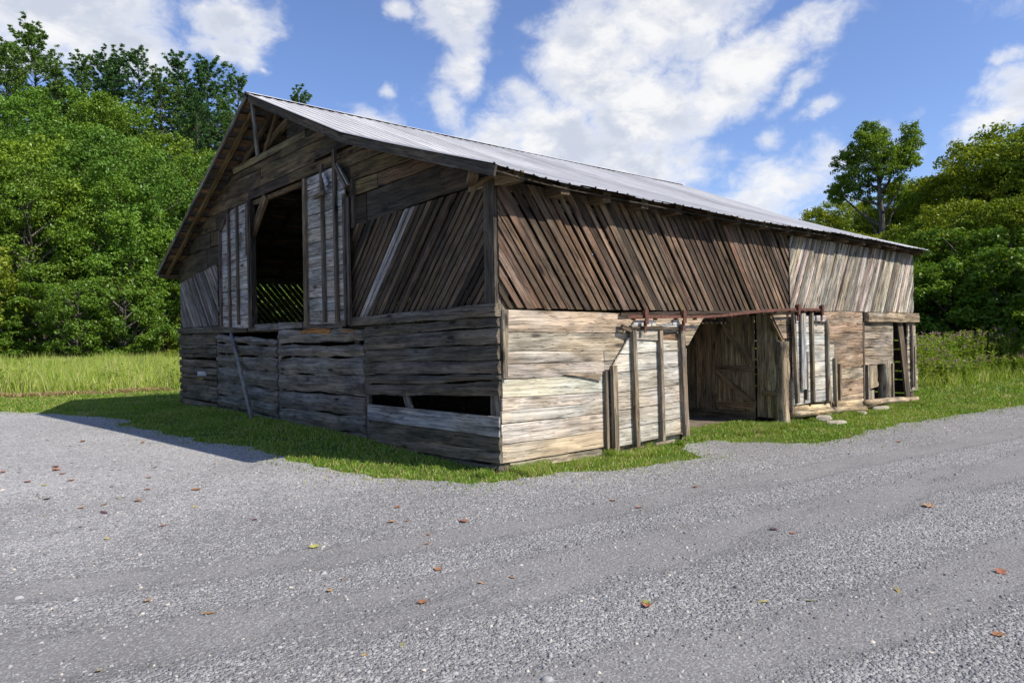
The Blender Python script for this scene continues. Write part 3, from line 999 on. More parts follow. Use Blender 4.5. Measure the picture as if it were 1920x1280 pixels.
for side in ('near', 'far'):
    for i in range(npan):
        sheet(side, x0 + i * PW, x0 + (i + 1) * PW)
V, F = [], []
for i in range(28):
    x = -.43 + (12.74 + .43) * i / 27
    zt = roof_pts(x)[2][1] + .062
    V += [(x, RIDGE[0] - .15, zt - .062), (x, RIDGE[0], zt), (x, RIDGE[0] + .15, zt - .066)]
for i in range(27):
    a = i * 3
    F += [(a, a + 3, a + 4, a + 1), (a + 1, a + 4, a + 5, a + 2)]
link('ridge_cap', py_mesh('ridge_cap', V, F), METAL, barn)

# skip sheathing under the metal: boards along the roof with gaps
def purlin(y, x_a=-.36, x_b=12.66, w=.15, under=.0):
    V = []; seg = 14
    s = rnd.uniform(0, 50)
    e = .02
    sl = (roof_z(y + e) - roof_z(y - e)) / (2 * e)
    L = math.hypot(1, sl); cy, cz = 1 / L, sl / L
    col = vary((.21, .135, .08) if rnd.random() < .6 else (.10, .08, .06), .25)
    mx = (x_a + x_b) / 2; o = Vector((mx, y, roof_z(y)))
    for i in range(seg + 1):
        x = x_a + (x_b - x_a) * i / seg
        q = roof_z(y, x) + .0
        for a, b in ((-w / 2, -.026), (w / 2, -.026), (w / 2, -.002), (-w / 2, -.002)):
            V.append(Vector((x, y + a * cy - b * cz * 0, q + a * cz + b)) - o)
    F = []
    for i in range(seg):
        for k in range(4):
            F.append((i * 4 + k, i * 4 + (k + 1) % 4, i * 4 + 4 + (k + 1) % 4, i * 4 + 4 + k))
    F += [(3, 2, 1, 0), (seg * 4, seg * 4 + 1, seg * 4 + 2, seg * 4 + 3)]
    me = py_mesh('purlin', V, F); fix_normals(me)
    link('purlin', me, WOOD, barn, col, Matrix.Translation(o))
yy = -.12
while yy < 6.2:
    purlin(yy, x_a=-.34 + rnd.uniform(-.03, .03)); yy += rnd.uniform(.29, .36)
yy = 6.62
while yy < 12.45:
    purlin(yy, x_a=-.36 + rnd.uniform(-.03, .03), w=rnd.uniform(.13, .19)); yy += rnd.uniform(.29, .36)
# eave board at the long side, following the wavy edge
V, F = [], []
N_ = 30
for i in range(N_ + 1):
    x = -.37 + 13.05 * i / N_
    y, z = eave_y(x) + .02, eave_z(x) - .012
    for a, b in ((.05, -.022), (.17, .01), (.17, .035), (.05, .0)):
        V.append((x, y + a, z + b))
for i in range(N_):
    for k in range(4):
        F.append((i * 4 + k, i * 4 + (k + 1) % 4, i * 4 + 4 + (k + 1) % 4, i * 4 + 4 + k))
F += [(3, 2, 1, 0), (N_ * 4, N_ * 4 + 1, N_ * 4 + 2, N_ * 4 + 3)]
me = py_mesh('eave_board', V, F); fix_normals(me)
link('eave_board', me, WOOD, barn, (.06, .048, .036))  # painted near-black to carry the shadow band below the sheet edge

# rafters, inside pairs and the fly rafters under the overhang
def rafter(x, ya, yb, w=.06, h=.13, drop=.03, col=None):
    za, zb = roof_z(ya, x) - drop - h / 2, roof_z(yb, x) - drop - h / 2
    return beam('rafter', barn, (x, ya, za), (x, yb, zb), w, h, col or vary((.14, .105, .07), .2))
for i in range(16):
    x = .12 + i * .80
    rafter(x, .05, 2.9); rafter(x, 2.9, 6.4); rafter(x, 6.44, 12.3)
rafter(-.20, 6.55, 12.50, .06, .09, .03, (.17, .12, .055))
# dark rake boards just under the sheet edge
rafter(-.375, -.44, 2.9, .03, .12, .0, (.10, .085, .07)); rafter(-.375, 2.9, 6.40, .03, .12, .0, (.11, .09, .07))
rafter(-.405, 6.44, 12.50, .03, .07, -.02, (.22, .20, .17))
beam('king_post', barn, (-.32, 6.40, 5.80), (-.32, 6.18, 4.80), .03, .10, (.23, .22, .20), (0, 1, 0))
# collar timbers seen in the open gable top
beam('strut', barn, (.10, 5.55, 5.50), (.10, 6.85, 5.16), .05, .14, (.17, .12, .06))
beam('strut', barn, (.14, 6.12, 5.0), (.14, 6.12, 5.70), .05, .09, (.13, .12, .11))
beam('strut', barn, (.10, 6.95, 5.0), (.06, 6.2, 5.62), .05, .11, (.17, .12, .06))

# ---- gable, upper boards
def under(y):
    return roof_z(y) - .035
def gboard(z0, z1, ya, yb, col, z0b=None, z1b=None, n=None):
    """horizontal siding board from ya (toward the corner) to yb, cut to the roof line"""
    z0b = z0 if z0b is None else z0b; z1b = z1 if z1b is None else z1b
    m = 10
    P = []
    lo = lambda t: z0 + (z0b - z0) * t
    hi = lambda t: z1 + (z1b - z1) * t
    s = rnd.uniform(0, 99)
    top, bot = [], []
    for i in range(m + 1):
        t = i / m; y = ya + (yb - ya) * t
        h = min(hi(t) + .006 * noise.noise((y * 2, s, 0)), under(y)); l = lo(t) + .008 * noise.noise((y * 2, s, 8))
        if h > l + .004:
            top.append((y, h)); bot.append((y, l))
    if len(top) < 2: return
    P = bot + top[::-1]
    return piece('siding_board', barn, GAB, P, (rnd.uniform(-.028, -.012) if n is None else n), .024, vary(col, .22, .06))
G = .010
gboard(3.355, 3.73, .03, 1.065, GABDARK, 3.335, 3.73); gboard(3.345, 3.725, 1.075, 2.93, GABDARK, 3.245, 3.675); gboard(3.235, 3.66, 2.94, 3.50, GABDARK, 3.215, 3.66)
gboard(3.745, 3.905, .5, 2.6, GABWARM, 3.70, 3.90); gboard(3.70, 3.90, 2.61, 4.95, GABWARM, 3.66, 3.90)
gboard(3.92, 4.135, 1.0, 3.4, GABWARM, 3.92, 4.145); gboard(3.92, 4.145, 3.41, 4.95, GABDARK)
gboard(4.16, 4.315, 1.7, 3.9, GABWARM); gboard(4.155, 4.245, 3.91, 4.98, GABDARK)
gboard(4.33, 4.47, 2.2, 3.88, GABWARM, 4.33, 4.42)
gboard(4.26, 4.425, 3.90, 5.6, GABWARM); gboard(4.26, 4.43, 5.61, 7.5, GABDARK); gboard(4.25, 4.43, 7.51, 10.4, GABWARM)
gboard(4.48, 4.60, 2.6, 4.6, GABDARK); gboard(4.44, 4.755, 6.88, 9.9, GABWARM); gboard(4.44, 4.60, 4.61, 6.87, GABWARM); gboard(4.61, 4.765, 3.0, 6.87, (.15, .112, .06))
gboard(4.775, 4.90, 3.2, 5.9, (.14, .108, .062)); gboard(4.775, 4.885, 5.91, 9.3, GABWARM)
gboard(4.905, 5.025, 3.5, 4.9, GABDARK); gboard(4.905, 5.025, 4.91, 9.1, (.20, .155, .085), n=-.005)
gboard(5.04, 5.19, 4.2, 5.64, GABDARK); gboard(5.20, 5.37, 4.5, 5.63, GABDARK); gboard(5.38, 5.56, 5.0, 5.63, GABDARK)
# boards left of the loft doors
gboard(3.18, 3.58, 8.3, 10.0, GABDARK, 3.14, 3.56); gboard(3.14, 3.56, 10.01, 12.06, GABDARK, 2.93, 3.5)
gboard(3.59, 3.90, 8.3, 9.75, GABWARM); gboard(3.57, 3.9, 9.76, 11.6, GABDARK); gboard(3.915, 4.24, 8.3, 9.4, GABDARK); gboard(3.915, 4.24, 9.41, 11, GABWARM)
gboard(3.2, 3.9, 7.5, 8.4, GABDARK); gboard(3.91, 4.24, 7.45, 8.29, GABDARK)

# ---- diagonal slats
def slats(name, fr, region, lean, pitch, w, col, n=0.0, th=.022, special=None, jit=.15, gapstops=None):
    """lean: run per rise of every slat (signed); pitch: step along the sill."""
    us = [p[0] for p in region]; vs_ = [p[1] for p in region]
    v0, v1 = min(vs_) - .05, max(vs_) + .05
    u = min(us) - abs(lean) * (v1 - v0) - .3
    ang = math.atan2(1, lean)
    hw = w / 2 / math.sin(ang)
    i = 0
    while u < max(us) + abs(lean) * (v1 - v0) + .3:
        l2 = lean * (1 + rnd.uniform(-.012, .012)); ww = hw * (1 + rnd.uniform(-jit, jit))
        e0, e1 = v0, v1
        poly = []
        m = 4
        s = rnd.uniform(0, 99)
        for q in range(m + 1):
            v = e0 + (e1 - e0) * q / m
            poly.append((u + l2 * (v - v0) + ww + .005 * noise.noise((v * 3, s, 0)), v))
        for q in range(m, -1, -1):
            v = e0 + (e1 - e0) * q / m
            poly.append((u + l2 * (v - v0) - ww + .005 * noise.noise((v * 3, s, 5)), v))
        # ragged lower ends
        reg = [(a, b + (rnd.uniform(-.012, .012) if b < 2.2 else 0)) for a, b in region]
        c = clip(poly, reg)
        if len(c) >= 3:
            area = abs(sum(c[k][0] * c[(k + 1) % len(c)][1] - c[(k + 1) % len(c)][0] * c[k][1] for k in range(len(c)))) / 2
            if area > .004:
                kind = special(u) if special else None
                piece(name, barn, fr, c, n + rnd.uniform(-.010, .006), th, (lambda q: vary(tuple(v_ * q for v_ in (kind or col)), .34 if not kind else .05, .05))(.45 if not kind and rnd.random() < .18 else 1.0), ang)
        u += pitch * (1 + rnd.uniform(-.12, .12)); i += 1

# gable, corner side: the slats run up toward the corner; two of them are pale
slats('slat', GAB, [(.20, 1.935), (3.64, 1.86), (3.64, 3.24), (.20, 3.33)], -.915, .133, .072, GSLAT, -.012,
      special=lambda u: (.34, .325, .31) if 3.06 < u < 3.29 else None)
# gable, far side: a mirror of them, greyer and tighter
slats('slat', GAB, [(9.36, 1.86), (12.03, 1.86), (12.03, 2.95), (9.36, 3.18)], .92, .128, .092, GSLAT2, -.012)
# long side: brown slats toward the corner, pale tight ones beyond
slats('slat', SID, [(.02, 1.885), (6.69, 1.89), (6.715, 3.24), (.02, 3.36)], -.76, .150, .080, SLATRED, -.016, jit=.25)
slats('slat', SID, [(6.73, 1.92), (12.50, 1.905), (12.53, 3.25), (6.75, 3.24)], .56, .116, .100, SLATPALE, -.012, jit=.2)
# nailers behind the slats
for fr, a, b in ((GAB, .1, 3.7), (GAB, 9.3, 12.05), (SID, .0, 6.7), (SID, 6.7, 12.5)):
    for z in (1.93, 2.55, 3.15):
        p, q = fr.at(a, z, -.055), fr.at(b, z, -.055)
        beam('nailer', barn, p, q, .04, .09, vary(POST))

# ---- gable, corner post, sill beam and lower boards
piece('corner_post', barn, GAB, [(.012, 1.93), (.20, 1.93), (.195, 3.34), (.012, 3.36)], -.02, .055, (.095, .078, .06), math.pi / 2)
beam('corner_timber', barn, (.10, .11, -.12), (.10, .11, 3.40), .16, .16, (.20, .17, .13), (0, 1, 0))
board('sill_beam', barn, GAB, (-.03, 1.79, 1.935), (3.70, 1.735, 1.86), -.02, .085, GABGREY, .012, .02, .04, 8)
board('sill_beam', barn, GAB, (5.15, 1.74, 1.84), (6.12, 1.735, 1.85), -.02, .05, (.19, .18, .17), .006)
board('sill_beam', barn, GAB, (6.14, 1.735, 1.85), (7.6, 1.72, 1.84), -.02, .05, (.19, .18, .17), .006)
board('sill_beam', barn, GAB, (7.62, 1.70, 1.84), (12.12, 1.715, 1.855), -.02, .07, (.11, .10, .08), .010, .01)
board('sill_beam', barn, GAB, (3.72, 1.72, 1.85), (5.13, 1.73, 1.84), -.02, .04, (.15, .14, .13), .006)
LL = [1.725, 1.57, 1.37, 1.19, 1.01, .87, .705]; RR = [1.785, 1.66, 1.47, 1.285, 1.12, 1.045, .875]
for i in range(6):
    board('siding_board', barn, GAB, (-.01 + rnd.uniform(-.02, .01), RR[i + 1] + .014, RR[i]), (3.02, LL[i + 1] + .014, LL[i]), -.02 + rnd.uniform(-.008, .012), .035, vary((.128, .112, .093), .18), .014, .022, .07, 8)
board('patch_board', barn, GAB, (-.05, .415, .645), (2.93, .375, .60), .035, .022, (.30, .30, .31), .002, 0, .02, 5)
board('siding_board', barn, GAB, (-.01, .255, .43), (2.96, .15, .385), -.02, .035, vary((.128, .112, .093)), .012, .02, .05, 8)
board('siding_board', barn, GAB, (-.02, .105, .245), (2.97, -.01, .14), -.02, .04, vary((.19, .165, .13)), .012, .02, .05, 8)
board('siding_board', barn, GAB, (.02, -.12, .075), (2.95, -.14, -.02), -.04, .045, vary((.12, .108, .092)), .015, .02, 0, 8)
beam('stud', barn, (.07, 1.82, .3), (.07, 1.82, 1.1), .12, .11, (.34, .27, .17)); beam('stud', barn, (.06, .08, .3), (.06, .08, 1.0), .09, .09, (.30, .26, .20))
beam('stud', barn, (.06, 2.95, -.05), (.06, 2.95, 1.0), .10, .10, (.18, .15, .12)); beam('brace', barn, (.10, 2.25, 1.0), (.10, 1.9, .3), .03, .14, (.20, .19, .18))

# ---- gable, the double stable door of hewn slabs
dl = boxes_mesh('slab_door', barn, [(.02, .06, 3.3, 3.42, 0, 1.65), (.02, .06, 5.6, 5.72, 0, 1.65)], (.13, .11, .09))
L_ = [1.735, 1.475, 1.22, .93, .64, .345, .09, -.12]; R_L = [1.69, 1.50, 1.29, 1.01, .70, .40, .135, -.12]
for i in range(7):
    top_gap = .06 if i == 1 else .018
    board('slab', dl, GAB, (3.035, R_L[i + 1] + .012, R_L[i] - top_gap * (.9 if i == 1 else .4)), (6.10, L_[i + 1] + .012, L_[i] - top_gap * .5), -.05, .075, vary(HEWN, .14), .022, .045, .03, 10)
piece('rotten_edge', dl, GAB, [(4.05, 1.60), (4.6, 1.58), (5.15, 1.59), (5.12, 1.70), (4.7, 1.735), (4.1, 1.72)], .03, .022, (.36, .17, .055))
piece('rotten_edge', dl, GAB, [(3.3, 1.60), (3.75, 1.60), (3.7, 1.70), (3.32, 1.69)], .03, .018, (.34, .19, .08))
dr = boxes_mesh('slab_door', barn, [(.02, .06, 6.6, 6.72, 0, 1.5), (.02, .06, 8.9, 9.02, 0, 1.6)], (.13, .11, .09))
L2 = [1.685, 1.49, 1.265, 1.00, .67, .38, .12, -.12]; R2 = [1.545, 1.425, 1.21, .935, .655, .395, .15, -.12]
for i in range(7):
    board('slab', dr, GAB, (6.20, R2[i + 1] + .014, R2[i] - .010), (9.36, L2[i + 1] + .014, L2[i] - .010), -.05, .075, vary((.175, .162, .145), .16), .024, .045, .03, 10)
for y, c in ((6.15, (.15, .13, .11)), (9.42, (.10, .09, .085)), (3.02, (.17, .15, .13))):
    board('door_stile', barn, GAB, (y - .045, -.10, 1.72), (y + .045, -.10, 1.71), -.045, .055, c, .004, 0, 0, 1)
beam('stud', barn, (.12, 6.75, 1.4), (.12, 6.75, 1.75), .07, .08, (.26, .21, .13))

# ---- gable, far corner: short boards with gaps
FLv = [(1.69, 1.46), (1.445, 1.375), (1.36, 1.25), (1.235, 1.165), (1.105, .955), (.94, .79), (.765, .69), (.66, .545), (.53, .37), (.355, .20), (.16, .02), (.01, -.14)]
for hi, lo in FLv:
    board('siding_board', barn, GAB, (9.47 + rnd.uniform(0, .02), lo, hi), (12.12 + rnd.uniform(-.05, .05), lo - .02, hi - .015), -.02, .04, vary((.125, .108, .082), .2), .012, .015, .05, 6)
piece('patch_board', barn, GAB, [(10.1, .76), (10.75, .74), (10.72, .84), (10.2, .86)], .03, .015, (.38, .38, .38))
beam('corner_timber', barn, (.10, 11.98, -.12), (.10, 11.98, 3.2), .15, .15, (.13, .11, .09), (0, 1, 0))

# ---- loft opening, its frame and the two sliding loft doors
beam('jamb', barn, (.05, 5.03, 1.83), (.05, 5.03, 4.26), .10, .10, (.15, .125, .09), (0, 1, 0))
beam('jamb', barn, (.05, 7.50, 1.83), (.05, 7.50, 4.26), .10, .10, (.12, .105, .085), (0, 1, 0))
beam('brace', barn, (.05, 6.75, 4.24), (.05, 7.45, 3.60), .07, .16, (.17, .125, .07), (0, 1, .6))
piece('lintel', barn, GAB, [(5.08, 4.18), (7.45, 4.16), (7.45, 4.25), (5.08, 4.25)], -.12, .06, (.19, .14, .08))
def loft_door(y0, y1, seams, outline, battens, col):
    d = boxes_mesh('loft_door', barn, [(-.052, -.045, y0 + .1, y0 + .2, 2.0, 3.6), (-.052, -.045, y1 - .2, y1 - .1, 2.0, 3.6)], BATT)
    for lo, hi in zip(seams[1:], seams):
        c = clip([(y0 + rnd.uniform(-.01, .01), lo + .012), (y1, lo + .012 + rnd.uniform(-.006, .006)), (y1, hi), (y0, hi)], outline)
        if len(c) >= 3:
            piece('plank', d, GAB, c, .055 + rnd.uniform(-.004, .004), .022, vary(col, .16))
    for (ya, za, yb, zb, w, t, k) in battens:
        beam('batten', d, GAB.at(ya, za, .077 + t / 2), GAB.at(yb, zb, .077 + t / 2), w, t, vary(k), (1, 0, 0), .003)
    return d
KB = (.12, .10, .085)
rd = loft_door(3.44, 4.84, [4.20, 3.97, 3.81, 3.56, 3.33, 3.10, 2.90, 2.67, 2.46, 2.21, 1.99, 1.78],
          [(3.44, 1.78), (4.84, 1.78), (4.84, 4.17), (3.78, 4.20), (3.46, 3.86)],
          [(4.80, 1.76, 4.78, 4.18, .10, .05, (.19, .155, .10)), (4.14, 1.82, 4.15, 4.30, .075, .05, KB), (3.715, 1.80, 3.72, 4.45, .075, .05, KB), (3.43, 1.74, 3.43, 3.72, .06, .05, KB), (3.34, 1.76, 3.36, 3.66, .07, .03, KB),
           (3.70, 4.22, 3.36, 3.82, .05, .05, KB), (3.64, 4.22, 3.30, 3.84, .03, .04, (.22, .22, .22))], LOFT)
piece('scrap', rd, GAB, [(3.86, 3.92), (3.93, 3.86), (4.08, 4.12), (4.02, 4.15)], .12, .02, (.52, .52, .58))
beam('scrap', rd, GAB.at(4.32, 3.80, .15), GAB.at(3.97, 3.83, .15), .04, .06, (.20, .17, .11))
ld = loft_door(7.30, 8.90, [4.18, 3.93, 3.80, 3.59, 3.33, 3.09, 2.81, 2.53, 2.40, 2.25, 2.03, 1.77],
          [(7.30, 1.765), (8.90, 1.83), (8.86, 3.80), (8.30, 4.16), (7.30, 4.20)],
          [(8.88, 1.84, 8.85, 3.82, .06, .05, KB), (8.36, 1.80, 8.35, 4.10, .06, .05, KB), (7.89, 1.85, 7.87, 4.18, .06, .05, KB), (7.28, 1.78, 7.28, 4.18, .07, .05, (.13, .11, .095)), (8.86, 3.80, 8.28, 4.18, .05, .05, KB), (7.40, 3.2, 7.36, 4.15, .05, .04, KB)], LOFT)
piece('hatch_stop', barn, GAB, [(3.25, 3.2), (3.33, 3.2), (3.32, 3.92), (3.245, 3.92)], .004, .05, KB, math.pi / 2)

# ---- long side, lower boards by the corner
piece('corner_board', barn, SID, [(.02, 1.08), (.085, 1.08), (.115, 1.87), (.02, 1.87)], .012, .04, (.28, .245, .19), math.pi / 2)
Lz = [1.865, 1.615, 1.385, 1.24, 1.065, .85, .70, .55, .315, .10]; Rz = [1.80, 1.575, 1.335, 1.20, 1.02, .80, .67, .52, .285, .075]
sh = [(.44, .37, .30, .9), (.40, .335, .27, .9), (.48, .425, .35, .8), (.43, .39, .33, .75), (.54, .515, .45, .6), CREAM, CREAM, CREAM, (.56, .485, .37, .6)]
for i in range(9):
    ul = .10 if i < 4 else .03
    r0, r1 = Rz[i + 1] - .01, Rz[i] - .01
    if i == 0:
        s = [(.10, 1.62), (1.8, 1.58), (3.89, 1.60), (4.06, 1.765), (4.2, 1.80), (3.2, 1.80), (1.8, 1.845), (.10, 1.868)]
        piece('siding_board', barn, SID, s, -.026, .03, vary(sh[i], .06))
    elif i == 1:
        piece('siding_board', barn, SID, [(.10, 1.392), (1.8, 1.342), (3.665, 1.37), (3.885, 1.592), (1.8, 1.572), (.10, 1.610)], -.026, .03, vary(sh[i], .06))
    else:
        jx = 1.80 + rnd.uniform(-.02, .02)
        board('siding_board', barn, SID, (ul + rnd.uniform(-.012, .012), Lz[i + 1] + .007, Lz[i]), (jx, Rz[i + 1] + .007, Rz[i]), -.026, .03, vary(sh[i], .08), .004, 0, .015, 6)
        board('siding_board', barn, SID, (jx + .008, Rz[i + 1] + .007, Rz[i]), (3.62, r0 + .007, r1), -.026, .03, vary(sh[i], .08), .004, 0, .015, 4)
board('sill_board', barn, SID, (.16, -.06, .095), (1.9, -.14, .07), -.05, .035, (.36, .31, .235), .02, .01, 0, 8)
board('sill_board', barn, SID, (1.9, -.15, .06), (3.45, -.16, .05), -.05, .03, (.34, .295, .22), .012, 0, 0, 5)
piece('loose_board', barn, SID, [(1.02, 1.075), (1.25, 1.045), (1.69, .955), (1.71, 1.05), (1.5, 1.062), (1.2, 1.085)], .012, .018, (.32, .255, .19))

# ---- long side, first sliding door
sd = boxes_mesh('sliding_door', barn, [(2.0, 3.3, -.040, -.012, .35, .45), (2.1, 3.3, -.040, -.012, 1.1, 1.2)], BATT)
seams = [(1.625, 1.625), (1.53, 1.44), (1.285, 1.30), (1.04, 1.065), (.775, .81), (.535, .56), (.29, .315), (.055, .085)]
OUT = [(1.88, .04), (3.42, .04), (3.42, 1.64), (2.36, 1.64), (2.26, 1.53), (1.88, 1.15)]
for i in range(7):
    (a1, b1), (a0, b0) = seams[i], seams[i + 1]
    c = clip([(1.88, a0 + .012), (3.42, b0 + .012), (3.42, b1), (1.88, a1)], OUT)
    if len(c) >= 3 and i > 0:
        piece('plank', sd, SID, c, .04 + rnd.uniform(-.004, .004), .024, vary(PALEDOOR, .10))
    elif i == 0:
        piece('plank', sd, SID, [(2.30, 1.45), (3.42, 1.46), (3.42, 1.56), (2.95, 1.52), (2.34, 1.48)], .04, .024, vary((.30, .20, .13)))
piece('plank', sd, SID, [(3.0, 1.57), (3.42, 1.57), (3.42, 1.69), (3.0, 1.66)], .042, .022, (.47, .44, .38))
for (xa, za, xb, zb, w) in ((1.90, .02, 1.875, 1.15, .085), (2.335, .03, 2.285, 1.61, .075), (2.905, .05, 2.87, 1.60, .062), (3.455, .06, 3.375, 1.68, .095)):
    beam('batten', sd, SID.at(xa, za, .094), SID.at(xb, zb, .094), w, .06, vary((.27, .225, .165), .12), (0, -1, 0), .006, 7)
beam('batten', sd, SID.at(1.80, .06, .03), SID.at(1.79, 1.08, .03), .05, .05, (.22, .185, .14), (0, -1, 0), .004)
# weathered white scraps nailed across the top of the door
piece('scrap', sd, SID, [(2.27, 1.66), (2.34, 1.74), (2.62, 1.75), (2.80, 1.73), (2.78, 1.665), (2.5, 1.65)], .072, .02, (.60, .585, .54))
piece('scrap', sd, SID, [(2.80, 1.68), (3.10, 1.70), (3.32, 1.76), (3.34, 1.67), (3.12, 1.60), (3.0, 1.64)], .075, .02, (.56, .545, .50))
piece('scrap', sd, SID, [(2.28, 1.49), (2.84, 1.46), (2.86, 1.60), (2.62, 1.63), (2.30, 1.60)], .068, .02, (.55, .53, .48))
beam('scrap', sd, SID.at(2.06, 1.66, .09), SID.at(2.26, 1.60, .09), .04, .05, (.17, .13, .09))
beam('scrap', sd, SID.at(2.24, 1.645, .105), SID.at(3.32, 1.625, .105), .025, .035, (.12, .10, .08), (0, 0, 1), .012)
# blocks under the door
for x in (1.86, 2.30, 2.86):
    beam('foot', sd, SID.at(x, -.14, .035), SID.at(x, .06, .035), .06, .06, (.20, .17, .12))

# ---- door track with its strap hangers
TR = [(2.10, 1.79), (3.0, 1.79), (3.96, 1.795), (4.42, 1.815), (5.1, 1.86), (5.64, 1.895), (6.2, 1.915), (6.67, 1.93), (7.2, 1.93), (7.62, 1.93)]
V, F = [], []
for x, z in TR:
    for a, b in ((.12, -.022), (.155, -.022), (.155, .020), (.147, .020), (.147, -.012), (.12, -.012)):
        V.append(SID.at(x, z + b, a))
for i in range(len(TR) - 1):
    for k in range(6):
        F.append((i * 6 + k, i * 6 + (k + 1) % 6, i * 6 + 6 + (k + 1) % 6, i * 6 + 6 + k))
m = (len(TR) - 1) * 6
F += [tuple(range(5, -1, -1)), tuple(range(m, m + 6))]
me = py_mesh('door_track', V, F); fix_normals(me)
trk = link('door_track', me, RUST, barn)
for i in range(12):
    x = 2.25 + i * .47
    z = np.interp(x, [t[0] for t in TR], [t[1] for t in TR])
    beam('bolt', trk, SID.at(x, z - .035, .10), SID.at(x, z - .035, .165), .016, .03, (.1, .05, .04), (0, 0, 1), 0, 1, RUST)
# board the track hangs on, over the opening
board('track_board', barn, SID, (2.10, 1.80, 1.845), (7.6, 1.905, 1.945), .02, .03, (.09, .065, .05), .004, 0, 0, 6)

def hanger(parent, x, zt):
    h = boxes_mesh('hanger', parent, [(x - .035, x + .035, -.19, -.172, zt - .10, zt + .09)], (.2, .07, .05), RUST)
    beam('strap', h, SID.at(x, zt - .21, .155), SID.at(x, zt - .06, .155), .05, .018, (.2, .07, .05), (0, -1, 0), 0, 1, RUST)
    log('roller', h, SID.at(x, zt + .045, .12), SID.at(x, zt + .045, .175), .035, (.2, .07, .05), 1, 10, RUST, 0)
hanger(sd, 2.47, 1.79); hanger(sd, 3.34, 1.795)

# ---- drive-through opening, its right jamb and the walls of the passage
piece('siding_board', barn, SID, [(6.28, 1.66), (6.92, 1.66), (6.92, 1.885), (6.09, 1.885)], -.026, .03, vary(BROWN, .1))
piece('siding_board', barn, SID, [(6.50, 1.42), (6.92, 1.42), (6.92, 1.645), (6.295, 1.645)], -.026, .03, vary(BROWN, .1))
zz = 1.405
while zz > -.05:
    h = rnd.uniform(.13, .22)
    board('siding_board', barn, SID, (6.62, zz - h + .008, zz), (6.92, zz - h + .008, zz), -.03, .03, vary(BROWN, .15), .006, 0, 0, 2)
    zz -= h
log('jamb_post', barn, (6.50, .03, -.16), (6.52, .03, 1.37), .13, (.34, .285, .21), 12, 10, None, .30, .9, .05)
board('edge_board', barn, SID, (6.70, .0, .72), (6.76, .0, .72), .005, .05, (.30, .27, .22), .004, 0, 0, 2)
beam('brace', barn, (6.10, .03, 1.86), (6.56, .03, 1.38), .10, .03, (.24, .17, .10), (0, 1, 0))
# passage wall: upright boards, a Z-braced stall door, a lighter panel near the jamb
y = .07
for w, c in ((.20, (.47, .365, .23)), (.20, (.44, .335, .21))):
    piece('stall_board', barn, PAS, [(y, .02), (y + w - .006, .02), (y + w - .006, 1.88), (y, 1.88)], -.025, .025, vary(c, .08), math.pi / 2); y += w
piece('latch', barn, PAS, [(.05, .40), (.36, .415), (.36, .50), (.05, .49)], .002, .035, (.20, .15, .09))
st = boxes_mesh('stall_door', barn, [(6.425, 6.44, .52, 1.30, .2, .3)], (.17, .125, .075))
y = .51
for w in (.135, .14, .13, .145, .13, .135):
    piece('plank', st, PAS, [(y, .10), (y + w - .004, .10), (y + w - .004, 1.84), (y, 1.84)], -.02, .022, vary((.38, .285, .175), .10), math.pi / 2); y += w
for a, b, c_, d in ((1.30, .86, .53, .88), (1.30, .20, .53, .21)):
    beam('ledge', st, PAS.at(a, b, .014), PAS.at(c_, d, .014), .11, .026, vary((.31, .225, .135)), (-1, 0, 0))
beam('brace', st, PAS.at(1.22, 1.76, .016), PAS.at(.54, .93, .016), .10, .028, (.30, .215, .13), (-1, 0, 0))
beam('brace', st, PAS.at(1.28, .80, .016), PAS.at(.54, .27, .016), .10, .028, (.30, .215, .13), (-1, 0, 0))
board('kick_board', barn, PAS, (.50, -.10, .095), (2.6, -.12, .075), .002, .03, (.20, .155, .10), .003)
y = 1.335
while y < 5.2:
    w = rnd.uniform(.15, .22)
    piece('stall_board', barn, PAS, [(y, -.05), (y + w - .006, -.05), (y + w - .006, 1.9), (y, 1.9)], -.022, .024, vary((.31, .235, .145), .15), math.pi / 2); y += w
boxes_mesh('crib_wall', barn, [(3.56, 3.60, .05, 11.9, z, z + .17) for z in np.arange(-.05, 1.7, .19)] + [(6.44, 6.48, 5.2, 11.9, z, z + .17) for z in np.arange(-.2, 1.7, .19)], (.2, .16, .11))

# ---- long side, second sliding door
d2 = boxes_mesh('sliding_door', barn, [(6.9, 8.2, -.045, -.01, .45, .55), (6.9, 7.9, -.045, -.01, 1.35, 1.45)], BATT)
s2 = [1.83, 1.69, 1.505, 1.28, .975, .695, .44, .225]
for i in range(7):
    xr = 7.97 if i < 3 else 8.30
    board('plank', d2, SID, (6.72, s2[i + 1] + .012, s2[i]), (xr + rnd.uniform(-.01, .01), s2[i + 1] + .012 - .01, s2[i] - .01), .045, .024, vary(WHITEGREY, .10), .003, 0, 0, 4)
for xa, za, xb, zb, w, c in ((6.80, .27, 6.68, 1.84, .075, (.22, .19, .15)), (7.12, .30, 7.14, 1.17, .055, (.30, .27, .22)), (7.385, .24, 7.345, 1.87, .065, (.22, .185, .13)), (7.985, .22, 7.955, 1.73, .065, (.26, .23, .18)), (8.04, .24, 8.04, .5, .05, (.36, .32, .27)),
                           (8.30, .07, 8.26, 1.02, .055, (.26, .23, .18)), (8.46, .20, 8.45, .90, .045, (.24, .20, .15))):
    beam('batten', d2, SID.at(xa, za, .098), SID.at(xb, zb, .098), w, .055, c, (0, -1, 0), .005, 6)
beam('batten', d2, SID.at(7.01, .50, .112), SID.at(7.005, 1.86, .112), .155, .025, (.40, .39, .385), (0, -1, 0), .002)
beam('scrap', d2, SID.at(7.45, 1.71, .09), SID.at(7.9, 1.69, .09), .04, .03, (.13, .10, .08))
hanger(d2, 6.72, 1.93); hanger(d2, 7.62, 1.93)

